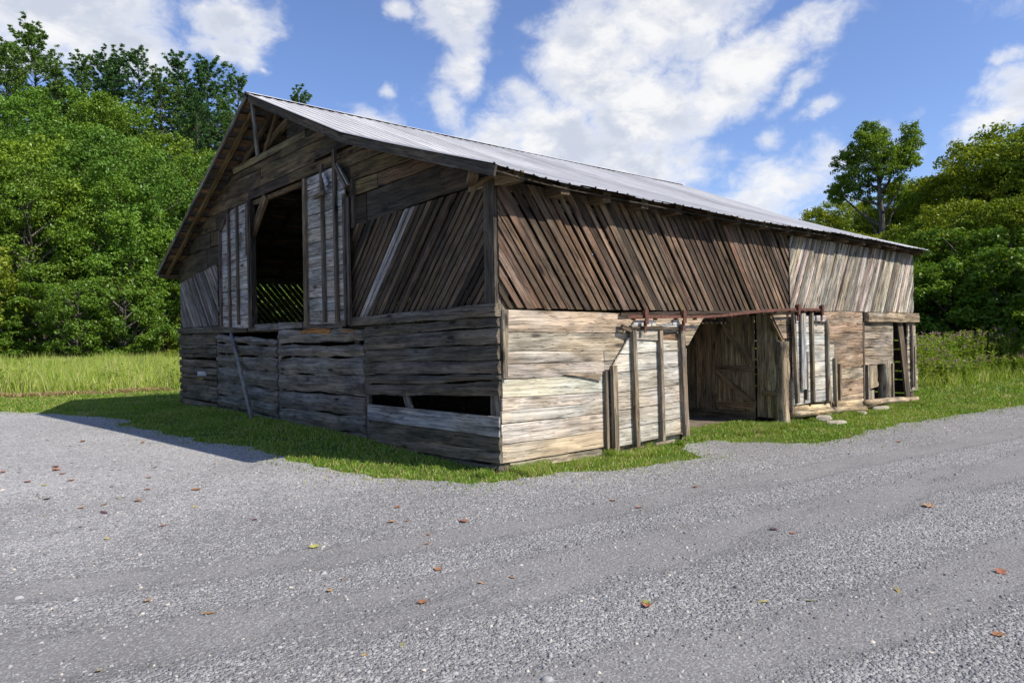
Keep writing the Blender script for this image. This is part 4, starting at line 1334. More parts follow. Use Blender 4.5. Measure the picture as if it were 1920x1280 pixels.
# ---- long side, brown panel, then the open stall bays
pz = [1.905, 1.675, 1.49, 1.355, 1.09, .83, .775, .56, .25, .165, .0]
for i in range(10):
    c = BROWN if i not in (6, 8) else (.40, .33, .25)
    if i == 5: continue
    board('siding_board', barn, SID, (8.0 if i < 3 else 8.1, pz[i + 1] + .009, pz[i]), (9.76 + rnd.uniform(-.01, .01), pz[i + 1] + .007 - .01, pz[i] - .005), -.03, .032, vary(c, .16), .007, .003, .02, 6)
board('siding_board', barn, SID, (8.1, .835, .90), (9.2, .82, .885), -.03, .03, vary(BROWN), .006)
piece('siding_board', barn, SID, [(8.1, .775), (9.0, .77), (9.62, .785), (9.75, .81), (9.4, .826), (8.1, .83)], -.03, .03, vary(BROWN))
beam('stud', barn, (9.79, .02, -.15), (9.79, .02, 1.70), .07, .07, (.17, .13, .10), (0, 1, 0))
board('header', barn, SID, (9.83, 1.70, 1.895), (12.62, 1.685, 1.89), -.01, .10, (.37, .31, .24), .008, .01, .03, 8)
qz = [1.685, 1.475, 1.315, 1.14, .965, .78]
for i in range(5):
    board('siding_board', barn, SID, (9.84, qz[i + 1] + .009 + .03, qz[i] + .02 * (i > 0)), (11.30, qz[i + 1] + .009 - .01, qz[i]), -.02, .03, vary((.33, .28, .225), .12), .004, 0, .02, 5)
beam('stud', barn, (9.97, .0, -.05), (9.96, .0, .82), .07, .07, (.30, .26, .21), (0, 1, 0))
piece('hanging_board', barn, SID, [(10.12, .30), (10.50, .33), (10.56, .37), (10.47, .46), (10.50, .56), (10.46, .79), (10.10, .79)], -.02, .02, (.36, .31, .24), math.pi / 2)
piece('hanging_board', barn, SID, [(10.14, .02), (10.36, .02), (10.36, .26), (10.14, .27)], -.04, .02, (.34, .30, .22), math.pi / 2)
log('stall_post', barn, (11.0, .06, -.12), (11.0, .06, .86), .13, (.40, .345, .26), 6, 9, None, .08)
beam('stud', barn, (11.26, .0, .0), (11.26, .0, .80), .06, .06, (.28, .24, .19), (0, 1, 0))
beam('leaning_board', barn, (11.72, .01, 1.70), (12.09, -.02, -.05), .26, .035, (.12, .10, .08), (0, -1, 0))
ez = [1.68, 1.35, 1.19, 1.05, .88, .73, .60, .45, .27, .10]
for i in range(9):
    k = .10 if i > 5 else 0
    board('siding_board', barn, SID, (12.10 + rnd.uniform(-.02, .03), ez[i + 1] + .010, ez[i]), (12.62 + k + rnd.uniform(-.03, .03), ez[i + 1] + .010, ez[i]), -.02, .035, vary((.42, .36, .28), .14), .006, .003, .02, 3)
beam('batten', barn, SID.at(12.30, .20, .05), SID.at(12.27, 1.62, .05), .07, .05, (.25, .23, .20), (0, -1, 0), .004)
beam('batten', barn, SID.at(12.36, .20, .07), SID.at(12.37, 1.12, .07), .06, .04, (.28, .26, .23), (0, -1, 0), .004)
beam('corner_timber', barn, (12.46, .09, -.2), (12.46, .09, 3.3), .15, .15, (.20, .17, .13), (0, 1, 0))
log('sill_log', barn, (6.62, -.10, .085), (9.56, -.10, -.035), .062, (.36, .29, .19), 10, 8, None, .14, 1.0, .03)
log('sill_log', barn, (9.66, -.08, .03), (12.40, -.10, -.06), .072, (.42, .34, .24), 10, 8, None, .14, .9, .03)
board('ledge_board', barn, SID, (6.75, .10, .215), (8.15, .03, .15), .03, .03, (.46, .38, .25), .012, 0, .3, 4)
board('ledge_board', barn, SID, (8.35, .02, .16), (9.70, -.01, .12), .01, .03, (.44, .36, .24), .01, 0, .2, 4)
for x in (6.95, 9.55, 12.4):
    beam('sill_post', barn, (x, .05, -.25), (x, .05, .05), .14, .14, (.25, .21, .16))

# ---- joist ends under the eave
for i in range(17):
    x = .06 + i * .775
    yo = eave_y(x) + .10
    beam('joist_end', barn, (x, yo, 3.295 + (.05 if i == 0 else 0)), (x, .5, 3.30 + (.05 if i == 0 else 0)), .15, .125, vary((.20, .145, .085) if i == 0 else (.15, .105, .065), .15))
beam('plate', barn, (.0, .07, 3.30), (12.5, .07, 3.30), .10, .12, (.13, .10, .07))
beam('plate', barn, (-.30, .02, 3.385), (.02, .50, 3.40), .10, .10, (.16, .12, .08))
beam('plate', barn, (.0, 12.0, 3.22), (12.5, 12.0, 3.22), .12, .14, (.13, .10, .07))
beam('plate', barn, (-.38, 12.42, 3.13), (12.6, 12.42, 3.13), .05, .10, (.16, .12, .07))

# ---- walls at the back, the loft floor and the frame inside (joined: seen only through gaps)
def slat_wall(name, fr, u0, u1, v0, v1, lean, pitch, w, col):
    V, F = [], []
    u = u0 - abs(lean) * (v1 - v0)
    while u < u1 + abs(lean) * (v1 - v0):
        c = clip([(u - w / 2, v0), (u + w / 2, v0), (u + w / 2 + lean * (v1 - v0), v1), (u - w / 2 + lean * (v1 - v0), v1)], [(u0, v0), (u1, v0), (u1, v1), (u0, v1)])
        if len(c) >= 3:
            k = len(c); b = len(V)
            V += [fr.at(p[0], p[1], -.01) for p in c] + [fr.at(p[0], p[1], .012) for p in c]
            F += [tuple(b + i for i in range(k)), tuple(b + 2 * k - 1 - i for i in range(k))] + [(b + i, b + (i + 1) % k, b + k + (i + 1) % k, b + k + i) for i in range(k)]
        u += pitch * (1 + rnd.uniform(-.1, .1))
    me = py_mesh(name, V, F); fix_normals(me)
    o = link(name, me, WOOD, barn, col)
    o['kind'] = 'stuff'
    return o
slat_wall('back_slats', NOR, .05, 6.2, 1.85, 3.0, -.85, .165, .132, (.13, .11, .08))
slat_wall('back_slats', NOR, 6.2, 12.5, 1.85, 3.0, .85, .15, .13, (.15, .13, .10))
boxes_mesh('back_wall', barn, [(0, LEN, WID - .03, WID, z, z + .18) for z in np.arange(-.15, 1.8, .187)] + [(0, LEN, WID - .03, WID, 3.0, 3.25)], (.16, .14, .11))
boxes_mesh('end_wall', barn, [(LEN - .02, LEN + .015, .1, WID - .1, a, b) for a, b in ((-.2, .02), (.05, .335), (.365, .535), (.565, .745), (.78, 1.045), (1.075, 1.255), (1.285, 1.6), (1.61, 1.9))], (.15, .13, .10))
for z in np.arange(1.91, 5.8, .19):
    P1, P2 = [], []
    for q in range(41):
        y = .04 + (WID - .08) * q / 40
        h = min(z + .186, roof_z(y, 12.5) - .03)
        if h > z + .005: P1.append((y, z)); P2.append((y, h))
    if len(P1) > 1: piece('siding_board', barn, FAR, P1 + P2[::-1], -.02, .03, vary((.15, .13, .10)))
boxes_mesh('loft_floor', barn, [(.1, 12.45, y, y + .24, 1.70, 1.73) for y in np.arange(1.0, 11.9, .25)], (.14, .11, .08))
for x in (.14, 3.5, 6.56, 9.8, 12.4):
    for y in (3.9, 8.0):
        if not (x < 1):
            beam('frame_post', barn, (x, y, -.2), (x, y, roof_z(y, x) - .2), .16, .16, vary((.15, .12, .09)))
beam('frame_post', barn, (3.0, 11.9, 1.7), (3.0, 11.9, 3.2), .14, .14, (.1, .08, .06))
for y in (3.9, 8.0):
    beam('purlin_beam', barn, (0.1, y, roof_z(y) - .22), (12.4, y, roof_z(y) - .22), .14, .16, (.14, .11, .08))
for x in (3.5, 6.56, 9.8):
    beam('tie_beam', barn, (x, .1, 3.2), (x, 12, 3.2), .14, .16, (.14, .11, .08))

# ---- things that lean on or lie by the barn
pole = log('leaning_pole', None, (-.28, 6.80, gz(-.28, 6.80) - .02), (-.06, 8.44, 1.68), .042, (.30, .30, .31), 6, 8, None, .08, .85)
tag(pole, 'grey pole leaning against the hewn slab door on the shaded gable', 'pole')
def flat_stone(x, y, sx, sy, sz, label, rot=0.0, zz=None):
    bm = bmesh.new()
    bmesh.ops.create_icosphere(bm, subdivisions=2, radius=1)
    s = rnd.uniform(0, 99)
    for v in bm.verts:
        k = 1 + .28 * noise.noise(v.co * 1.3 + Vector((s, 0, 0)))
        c = v.co.copy()
        v.co = Vector((c.x * sx * k, c.y * sy * k, max(-.7, min(.62, c.z * 1.3)) * sz * (1 + .2 * noise.noise(c * 2 + Vector((s, 4, 0))))))
    me = bpy.data.meshes.new('flat_stone'); bm.to_mesh(me); bm.free()
    o = link('flat_stone', me, STONE, None, None, Matrix.Translation((x, y, (gz(x, y) if zz is None else zz) + sz * .35)) @ Matrix.Rotation(rot, 4, 'Z'))
    tag(o, label, 'stone', 'foundation stones along the log sill')
flat_stone(7.45, -.26, .22, .12, .09, 'flat pale stone tucked under the log sill below the second sliding door', .1)
flat_stone(7.15, -.62, .26, .13, .045, 'thin flat slab of stone lying in the grass in front of the log sill', -.1)
flat_stone(10.05, -.24, .34, .15, .07, 'wide flat stone under the log sill of the open stall', .05)
flat_stone(8.95, -.30, .12, .09, .06, 'small stone beside the sill post between the two logs', .5)
flat_stone(7.95, -.02, .20, .14, .08, 'rough stone half hidden in shade behind the first log', .5)

# ------------------------------------------------------------------ trees
tr = np.random.RandomState(5)

def unit(a):
    return a / np.maximum(np.linalg.norm(a, axis=-1, keepdims=True), 1e-9)

def leaf_quads(c, nrm, size, aspect=.55, droop=.25):
    """one small folded leaf spray (two triangles' worth of quad) at every centre"""
    k = len(c)
    t = unit(np.cross(nrm, tr.normal(0, 1, (k, 3))))
    b = np.cross(nrm, t)
    s = size[:, None] if np.ndim(size) else size
    t = t * s; b = b * s * aspect
    t[:, 2] -= droop * np.abs(np.ravel(s)) * .3
    P = np.stack([c - t, c - .1 * t + b, c + t, c - .1 * t - b], 1)
    return P.reshape(-1, 3)

def quads(P):
    return np.arange(len(P)).reshape(-1, 4)

def tubes(segs, sides=5):
    """tapered limbs: (p0, p1, r0, r1)"""
    V, F = [], []
    for p0, p1, r0, r1 in segs:
        p0, p1 = np.array(p0, float), np.array(p1, float)
        d = unit((p1 - p0)[None])[0]
        a = np.array([0, 0, 1.]) if abs(d[2]) < .9 else np.array([1., 0, 0])
        u = unit(np.cross(d, a)[None])[0]; v = np.cross(d, u)
        b = len(V)
        for p, r in ((p0, r0), (p1, r1)):
            for i in range(sides):
                q = 2 * math.pi * i / sides
                V.append(p + r * (math.cos(q) * u + math.sin(q) * v))
        for i in range(sides):
            F.append((b + i, b + (i + 1) % sides, b + sides + (i + 1) % sides, b + sides + i))
    return np.array(V), np.array(F)

def limb(p0, p1, r0, r1, n=4, wob=.12):
    p0, p1 = np.array(p0, float), np.array(p1, float)
    L = np.linalg.norm(p1 - p0)
    pts = [p0 + (p1 - p0) * i / n + (tr.normal(0, wob * L / n, 3) if 0 < i < n else 0) for i in range(n + 1)]
    return [(pts[i], pts[i + 1], r0 + (r1 - r0) * i / n, r0 + (r1 - r0) * (i + 1) / n) for i in range(n)]

def clump(center, rad, n, size, flat=1.0):
    """a rounded spray of leaves with sub-sprays, thinner inside"""
    m = max(4, int(n / 36))
    d = unit(tr.normal(0, 1, (m, 3)) + np.array([0, 0, .45]))
    sub = center + d * rad * tr.uniform(.45, .95, (m, 1)) * np.array([1, 1, flat])
    sr = rad * tr.uniform(.22, .42, (m, 1))
    idx = tr.randint(0, m, n)
    dd = unit(tr.normal(0, 1, (n, 3)) + np.array([0, 0, .25]))
    c = sub[idx] + dd * sr[idx] * tr.uniform(.35, 1.0, (n, 1)) * np.array([1, 1, .75])
    nr = unit(dd + .8 * tr.normal(0, 1, (n, 3)) + np.array([0, 0, .5]))
    return leaf_quads(c, nr, size * tr.uniform(.7, 1.35, n))

def broadleaf(H, R, zb, nl, nleaf, size, tiers=False, seed=0, top=1.0):
    """crown and trunk meshes of a broadleaf tree: limbs reach out to leaf clumps spread over an uneven crown"""
    tr.seed(seed)
    P, segs = [], []
    cz = (zb + H) / 2; rz = (H - zb) / 2
    segs += limb((0, 0, -.6), (tr.normal(0, .3), tr.normal(0, .3), H * .62), .028 * H * .62, .05, 6, .05)
    segs += limb(segs[-1][1], (tr.normal(0, .5), tr.normal(0, .5), H * .9), .07, .02, 3)
    for i in range(nl):
        u = (i + .5) / nl
        z = -1 + 2 * u
        a = i * 2.39996 + tr.uniform(-.5, .5)
        q = math.sqrt(max(0, 1 - z * z)) ** .7
        rr = R * q * tr.uniform(.50, .86)
        c = np.array([math.cos(a) * rr, math.sin(a) * rr, cz + rz * z * tr.uniform(.72, .92) * top])
        lr = R * tr.uniform(.26, .44)
        P.append(clump(c, lr, int(nleaf / nl * tr.uniform(.7, 1.3)), size, .45 if tiers else .8))
        base = np.array([0, 0, max(zb * .8, c[2] - rr * .7 - .4)])
        segs += limb(base, c, .05 + .012 * rr, .015, 3, .14)
    return np.concatenate(P), tubes(segs)

def conifer(H, zb, L, seed=0, ragged_=.35, size=.10, tuft=24):
    """a white pine: uneven whorls of upswept branches, needle tufts along their outer part, sky between"""
    tr.seed(seed)
    P, segs = [], []
    segs += limb((0, 0, -.6), (0, 0, H * .97), .016 * H, .03, 6, .02)
    z = zb
    lean = tr.uniform(0, 6.28)
    while z < H - .2:
        t = (z - zb) / (H - zb)
        n = tr.randint(5, 8)
        a0 = tr.uniform(0, 6.28)
        for i in range(n):
            if tr.rand() < ragged_ * (1 - .6 * t): continue
            a = a0 + i * 6.283 / n + tr.uniform(-.45, .45)
            ln = L * (.13 + .95 * (1 - t) ** .8) * tr.uniform(.40, 1.2) * (1 + .25 * math.cos(a - lean))
            rise = tr.uniform(.15, .50) + 1.0 * t ** 2
            p0 = np.array([0, 0, z + tr.uniform(-.3, .3)]); p1 = p0 + np.array([math.cos(a) * ln, math.sin(a) * ln, ln * rise])
            segs += limb(p0, p1, .05 * (1 - t) + .015, .012, 3, .06)
            ax = np.array([-math.sin(a), math.cos(a), 0])
            for q in range(int(5 + ln * 4.0)):
                sfr = tr.uniform(.34, 1.04)
                lat = tr.uniform(-1, 1) * ln * .15 * (1.1 - abs(sfr - .7))
                c0 = p0 + (p1 - p0) * sfr + ax * lat + np.array([0, 0, .10 * ln * sfr ** 2 + tr.uniform(0, .18)])
                rr = tr.uniform(.10, .19) + .04 * ln * tr.rand()
                d = unit(tr.normal(0, 1, (tuft, 3)) + np.array([math.cos(a) * .5, math.sin(a) * .5, .55]))
                c = c0 + d * rr * tr.uniform(.2, 1, (tuft, 1)) * np.array([1.2, 1.2, .55])
                dr_ = unit(d + tr.normal(0, .35, (tuft, 3)))
                nr = unit(np.cross(dr_, tr.normal(0, 1, (tuft, 3)))); bb = np.cross(nr, dr_)
                sz = (size * tr.uniform(.7, 1.4, tuft))[:, None]
                P.append(np.stack([c - dr_ * sz, c + bb * sz * .34, c + dr_ * sz, c - bb * sz * .34], 1).reshape(-1, 3))
        z += tr.uniform(.55, 1.0) * (H / 20) * (1 - .45 * t)
    for q in range(7):
        d = unit(tr.normal(0, 1, (26, 3)) + np.array([0, 0, .9])); c = np.array([0, 0, H - .12 * q]) + d * .16 * tr.uniform(.2, 1, (26, 1))
        nr = unit(np.cross(d, tr.normal(0, 1, (26, 3)))); bb = np.cross(nr, d)
        P.append(np.stack([c - d * size, c + bb * size * .34, c + d * size, c - bb * size * .34], 1).reshape(-1, 3))
    return np.concatenate(P), tubes(segs, 4)

def tree(name, crown, trunk, mat, loc, label, cat, group=None, scale=1.0, rot=0.0, color=(1, 1, 1), zs=1.0):
    o = empty(name, loc)
    o.rotation_euler = (0, 0, rot); o.scale = (scale, scale, scale * zs)
    tag(o, label, cat, group)
    link('crown', crown, mat, o, color)
    link('trunk', trunk, BARK, o, (1, 1, 1))
    return o

def proto(kind, mat, *a, **k):
    P, (tv_, tf_) = kind(*a, **k)
    cm = np_mesh('crown', P, quads(P)); cm.materials.append(mat)
    tm = np_mesh('trunk', tv_, tf_, True); tm.materials.append(BARK)
    return cm, tm
BL = [proto(broadleaf, BROAD, 14, 4.3, 2.2, 25, 33000, .092, seed=1), proto(broadleaf, BROAD, 15, 3.7, 2.6, 22, 30000, .092, seed=2),
      proto(broadleaf, BROAD, 13, 4.8, 1.8, 28, 34000, .095, seed=3), proto(broadleaf, BROAD, 16, 4.1, 3.4, 25, 32000, .09, seed=4)]
SH = [proto(broadleaf, SHRUB, 5.5, 2.8, .1, 22, 14000, .085, True, seed=5), proto(broadleaf, SHRUB, 7.5, 3.2, .2, 26, 15000, .09, True, seed=6), proto(broadleaf, SHRUB, 4.0, 2.4, .0, 18, 11000, .08, True, seed=7)]
PN = [proto(conifer, PINE, 21, 6.5, 4.1, seed=8), proto(conifer, PINE, 23, 9, 3.7, seed=9, ragged_=.45), proto(conifer, PINE, 19, 5, 4.6, seed=10, ragged_=.2)]

def polar(az, d):
    a = R_(az)
    return CAM.x + d * math.cos(a), CAM.y + d * math.sin(a)
GREENS = [(.88, .95, .95), (1.05, 1.06, .85), (.66, .82, .95), (1.22, 1.14, .8), (.72, .90, .95), (.92, 1.08, 1.0)]
tg = random.Random(21)
# the wooded hillside beyond the meadow, row behind row
FORM = ('rounded', 'narrow', 'spreading', 'domed')
TONE = ('mid green', 'yellow green', 'blue green', 'bright yellow green', 'cool green', 'fresh green')
ROW = {52: 'in the front row of the wood behind the meadow', 58: 'in the second row of the wood behind the meadow', 65: 'half way up the wooded slope', 73: 'high on the wooded slope', 82: 'near the skyline of the wooded slope'}
k = 0
for d, step, h0, h1 in ((52, 5.4, 10.5, 13.5), (58, 5.6, 12.5, 16), (65, 6.0, 14, 17.5), (73, 6.6, 14, 17), (82, 7.4, 13, 15.5)):
    az = 60.5 + tg.uniform(0, 3)
    while az < 101:
        x, y = polar(az + tg.uniform(-.8, .8), d + tg.uniform(-2.2, 2.2))
        q = tg.randrange(4)
        base = (14, 15, 13, 16)[q]
        # the canopy climbs the slope: every row tops out a little below the next, the crest is highest at the far end of the meadow
        crest = np.interp(az, (60, 66, 69, 72, 75, 78, 81, 86, 101), (11.5, 12.5, 13.6, 14.8, 16.2, 18.2, 18.6, 17.6, 17))
        el = crest * {52: .66, 58: .77, 65: .87, 73: .94, 82: 1.0}[d] * tg.uniform(.88, 1.0)
        H = CAM.z + math.hypot(x - CAM.x, y - CAM.y) * math.tan(R_(el)) - gz(x, y)
        w = tg.randrange(6)
        tree('broadleaf_tree', *BL[q], BROAD, (x, y, gz(x, y) - .1), '%s %s broadleaf tree %s' % (FORM[q], TONE[w], ROW[d]), 'tree', 'broadleaf trees of the wood behind the meadow', H / base * 1.02, tg.uniform(0, 6.28), GREENS[w])
        az += step / (d * math.pi / 180) * tg.uniform(.85, 1.15)
# understory at the meadow's edge, foliage down to the grass
UND = ('layered shrub', 'small layered understory tree', 'low bushy shrub')
UTONE = ('mid green', 'yellow green', 'dull green', 'bright yellow', 'dark green')
for d, step, sc in ((47.5, 3.3, .82), (50, 3.6, 1.05)):
    az = 61
    while az < 100:
        x, y = polar(az + tg.uniform(-.6, .6), d + tg.uniform(-1., 1.))
        q = tg.randrange(3)
        w = tg.randrange(5)
        tree('shrub', *SH[q], SHRUB, (x, y, gz(x, y) - .1), '%s %s %s' % (UTONE[w], UND[q], 'at the very edge of the meadow' if d < 49 else 'under the front trees of the wood'), 'shrub', 'shrubs along the edge of the wood', sc * tg.uniform(.75, 1.25), tg.uniform(0, 6.28), [(1, 1, 1), (1.15, 1.05, .8), (.75, .9, .85), (1.25, 1.08, .7), (.7, .85, .8)][w])
        az += step / (d * math.pi / 180) * tg.uniform(.8, 1.2)
# pines along the skyline: azimuth, elevation of the tip, distance, form
PINES = [(86.5, 20.2, 84, 0, 'dark pine cropped by the upper left corner of the view'), (82.8, 19.9, 86, 2, 'broad pine with a dense rounded tip, leftmost clear of the treetops'), (80.0, 18.6, 88, 0, 'low pine tip just right of the broad leftmost pine'),
         (78.6, 18.9, 90, 2, 'dark pine half sunk among treetops under the left cloud'), (76.6, 19.9, 84, 1, 'ragged leaning pine with a bare lower branch on the skyline'), (77.8, 19.3, 87, 0, 'bushy pine touching the ragged pine on the skyline'),
         (74.0, 19.7, 82, 0, 'tall open pine standing against clear blue sky'), (72.1, 19.5, 83, 2, 'full conical pine right of the tall open pine'), (73.1, 17.6, 86, 0, 'short dark pine between the two tall skyline pines'), (69.9, 19.0, 85, 1, 'thin pine just left of the barn gable peak'),
         (71.0, 17.2, 80, 0, 'lower pine beside the barn gable peak'), (65.6, 18.15, 88, 0, 'pine whose tip peeps over the metal roof ridge'), (84.4, 18.6, 80, 2, 'dark pine merged with the treetops at the far left crest'), (81.6, 18.0, 80, 0, 'pine half buried in the crest behind the rounded treetops'), (75.2, 18.0, 80, 2, 'stout pine in the dip between the ragged pine and the open pine'), (72.8, 16.8, 77, 2, 'broad low pine under the two tall skyline pines'), (70.4, 16.0, 77, 2, 'dense low pine next to the gable edge'), (68.6, 16.6, 80, 0, 'pine mostly hidden behind the gable peak'),
         (90.5, 20, 84, 2, 'pine on the slope outside the left edge'), (95, 19.5, 86, 0, 'pine at the far left end of the slope')]
for az, el, d, q, lab in PINES:
    x, y = polar(az, d)
    zt = CAM.z + d * math.tan(R_(el)); zb_ = gz(x, y) - .2
    sc = (zt - zb_) / (21, 23, 19)[q]
    tree('pine_tree', *PN[q], PINE, (x, y, zb_), lab, 'pine tree', 'pines on the wooded skyline', sc, tg.uniform(0, 6.28), GREENS[tg.randrange(3)])

# right of the barn: the lone open-crowned tree and the wood beyond the weeds
def lone():
    tr.seed(31)
    S = .0285
    segs, P = [], []
    T = lambda px, py, dy=0: np.array([(px - 1655) * S, dy, (690 - py) * S])
    segs += limb(T(1657, 700), T(1653, 420), .24, .15, 5, .03) + limb(T(1653, 420), T(1648, 330), .15, .08, 3, .04) + limb(T(1648, 330), T(1638, 262), .08, .02, 3, .06)
    for a, b, dy, r in (((1653, 440), (1572, 368, ), .3, .09), ((1652, 400), (1580, 372), -.8, .07), ((1650, 370), (1585, 312), .2, .07), ((1650, 380), (1703, 275), .3, .09), ((1652, 420), (1700, 330), -.7, .07), ((1653, 450), (1690, 390), .9, .07),
                        ((1649, 350), (1640, 290), 1.0, .06), ((1649, 345), (1612, 290), -.9, .06), ((1655, 460), (1620, 400), 1.2, .07), ((1650, 380), (1660, 300), -1.2, .06), ((1649, 360), (1678, 300), 1.2, .06)):
        segs += limb(T(*a), T(*b, dy), r, .02, 4, .10)
    CL = [(1632, 268, 0, .62, 620), (1650, 275, .4, .55, 520), (1640, 300, -.3, .7, 700), (1622, 285, -.6, .5, 420), (1700, 272, .3, .5, 430), (1697, 295, .2, .55, 520), (1690, 320, -.2, .6, 560), (1675, 310, 1.0, .6, 500),
          (1588, 312, .2, .55, 460), (1605, 305, -.2, .5, 420), (1618, 322, .3, .55, 460), (1575, 368, .3, .50, 420), (1592, 358, -.4, .55, 460), (1610, 350, -.7, .55, 430), (1600, 372, .2, .45, 330), (1625, 370, 1.0, .5, 330), (1640, 345, .5, .6, 480),
          (1660, 330, -1, .6, 520), (1655, 305, -1.1, .6, 500), (1680, 345, -.5, .55, 430), (1705, 335, -.4, .5, 360), (1690, 385, .9, .6, 430), (1670, 370, .6, .5, 330), (1640, 395, .9, .45, 260), (1575, 380, -.2, .35, 200)]
    for px, py, dy, r, n in CL:
        P.append(clump(T(px, py, dy), r * 1.28, int(n * 3.2), .055))
    return np.concatenate(P), tubes(segs)
P, (tv_, tf_) = lone()
cm = np_mesh('crown', P, quads(P)); tm = np_mesh('trunk', tv_, tf_, True)
x, y = polar(21.05, 42.2)
o = tree('broadleaf_tree', cm, tm, BROAD, (x, y, -.25), 'lone open crowned tree with bare lower trunk against the sky beyond the roof', 'tree', None, 1.0, R_(21 - 90), (1.0, 1.02, .85))
cm.materials.clear(); cm.materials.append(BROAD); tm.materials.clear(); tm.materials.append(BARK)

# azimuth, tip elevation, distance, form, label
RW = [(26.2, 8.6, 52, 1), (24.6, 8.9, 50, 0), (23.2, 9.3, 49, 2), (21.9, 8.6, 47, 2), (20.4, 9.2, 48, 0), (19.2, 11.0, 47, 1), (18.0, 9.4, 45, 2), (16.9, 10.9, 47, 0), (15.6, 11.4, 44, 3), (14.6, 12.4, 46, 2), (13.2, 12.9, 44, 0), (11.6, 13.3, 45, 1), (10, 13.5, 43, 2), (8, 13.5, 44, 3), (6, 13, 42, 0),
      (28, 7.6, 56, 0), (30.5, 7.4, 58, 2), (33, 7.2, 58, 1), (36, 7, 60, 0), (40, 7, 60, 2), (45, 7.2, 60, 1), (50, 8, 60, 0), (55, 10, 60, 3),
      (22.5, 6.8, 38, 2), (19.8, 7.2, 37, 0), (17.4, 8.2, 36.5, 2), (15.2, 8.8, 36, 1), (12.9, 9.2, 36, 0), (10.6, 9.4, 35, 2)]
RL = ['rounded broadleaf tree in the shady wood beyond the purple weeds', 'narrow broadleaf tree in the shady wood beyond the purple weeds', 'spreading broadleaf tree in the shady wood beyond the purple weeds', 'domed broadleaf tree in the shady wood beyond the purple weeds']
for az, el, d, q in RW:
    x, y = polar(az, d)
    zb_ = gz(x, y) - .1
    sc = (CAM.z + d * math.tan(R_(el)) - zb_) / (14, 15, 13, 16)[q]
    w = tg.randrange(3)
    tree('broadleaf_tree', *BL[q], BROAD, (x, y, zb_), ('golden green ', 'yellow green ', 'plain green ')[w] + RL[q].replace('in the shady wood', 'low in front of the shady wood' if d < 40 else 'in the back of the shady wood'), 'tree', 'broadleaf trees of the wood beyond the weeds', sc, tg.uniform(0, 6.28), [(1.35, 1.12, .75), (1.5, 1.18, .75), (1.15, 1.02, .8)][w], 1.0)
for az, d, q, s in ((23.5, 34, 1, .62), (21.3, 33, 0, .8), (19.4, 32.5, 1, .6), (17.6, 32, 2, 1.1), (15.9, 31.5, 0, .85), (14.2, 32, 1, .65), (12.4, 31, 0, .9), (10.5, 31, 2, 1.1), (18.4, 35, 1, .8), (16.5, 34, 1, .8), (13.4, 34, 1, .8)):
    x, y = polar(az, d)
    tree('shrub', *SH[q], SHRUB, (x, y, gz(x, y) - .1), ('%s %s in the shade behind the purple weeds' % (('nearer', 'farther')[d > 32.3], ('layered shrub', 'understory tree', 'low bush')[q])), 'shrub', 'shrubs at the foot of the shady wood', s, tg.uniform(0, 6.28), (.8, .95, .8))
# the same wood runs on along the far side of the lane, past the right edge of the view, and shades it
for x, y, q, s in ((25.5, -12.8, 0, .62), (21, -12.6, 1, .6), (34.5, -7.5, 1, .95), (38, -5, 0, 1.0), (37.5, -11, 2, .95), (40, -10, 2, .95), (45, -9, 0, 1.0), (22, -15.5, 3, .85), (17.5, -17, 2, .85), (50, -5, 3, .7), (41, -3.5, 1, .5), (46, -2, 2, .6), (37, -18, 3, .75), (29, -20, 2, .9)):
    tree('broadleaf_tree', *BL[q], BROAD, (x, y, gz(x, y) - .1), 'roadside broadleaf tree past the bend that throws its shade over the lane', 'tree', 'broadleaf trees along the far side of the lane', s, tg.uniform(0, 6.28), GREENS[tg.randrange(6)])

# ------------------------------------------------------------------ fallen leaves on the gravel
def leaf_mesh(kind, seed):
    """lobed or long leaf blade with a midrib, lobes curled"""
    q = random.Random(seed)
    if kind == 'lobed':
        out = [(0, -.5), (.16, -.42), (.42, -.40), (.30, -.18), (.52, .04), (.27, .10), (.30, .38), (.10, .26), (0, .55), (-.10, .26), (-.32, .36), (-.27, .10), (-.50, .02), (-.30, -.18), (-.40, -.42), (-.16, -.42)]
    else:
        out = [(0, -.55), (.10, -.40), (.17, -.15), (.16, .12), (.09, .38), (0, .58), (-.09, .38), (-.16, .12), (-.17, -.15), (-.10, -.40)]
    cu, cv = q.uniform(.2, 1.1), q.uniform(-.5, .6)
    hgt = lambda x, y: cu * x * x + cv * y * y * .6 + q.uniform(-.03, .03)
    V = [(x * q.uniform(.85, 1.15), y * q.uniform(.9, 1.1), hgt(x, y)) for x, y in out]
    V += [(0, y, .0) for y in (-.3, 0, .3)]
    n = len(out)
    def mid(i):
        y = V[i][1]
        return n if y < -.15 else (n + 1 if y < .15 else n + 2)
    F = []
    for i in range(n):
        j = (i + 1) % n
        a, b = mid(i), mid(j)
        F.append((i, j, a) if a == b else (i, j, b, a))
    zmin = min(v[2] for v in V)
    V = [(x, y, z - zmin + .01) for x, y, z in V]
    # a petiole gives the blade its stalk
    b = len(V)
    V += [(-.012, -.5, V[0][2]), (.012, -.5, V[0][2]), (.02, -.82, .02), (-.006, -.82, .02)]
    F.append((b, b + 1, b + 2, b + 3))
    me = py_mesh('fallen_leaf', V, F, False)
    me.materials.append(DRYLEAF)
    return me
LM = [leaf_mesh('lobed', i) for i in range(5)] + [leaf_mesh('long', i + 10) for i in range(4)]
RUSTY, ORANGE, TAN, YEL, OLIVE, DARK = (.27, .125, .068), (.32, .14, .06), (.36, .24, .14), (.44, .35, .10), (.24, .25, .07), (.10, .055, .045)
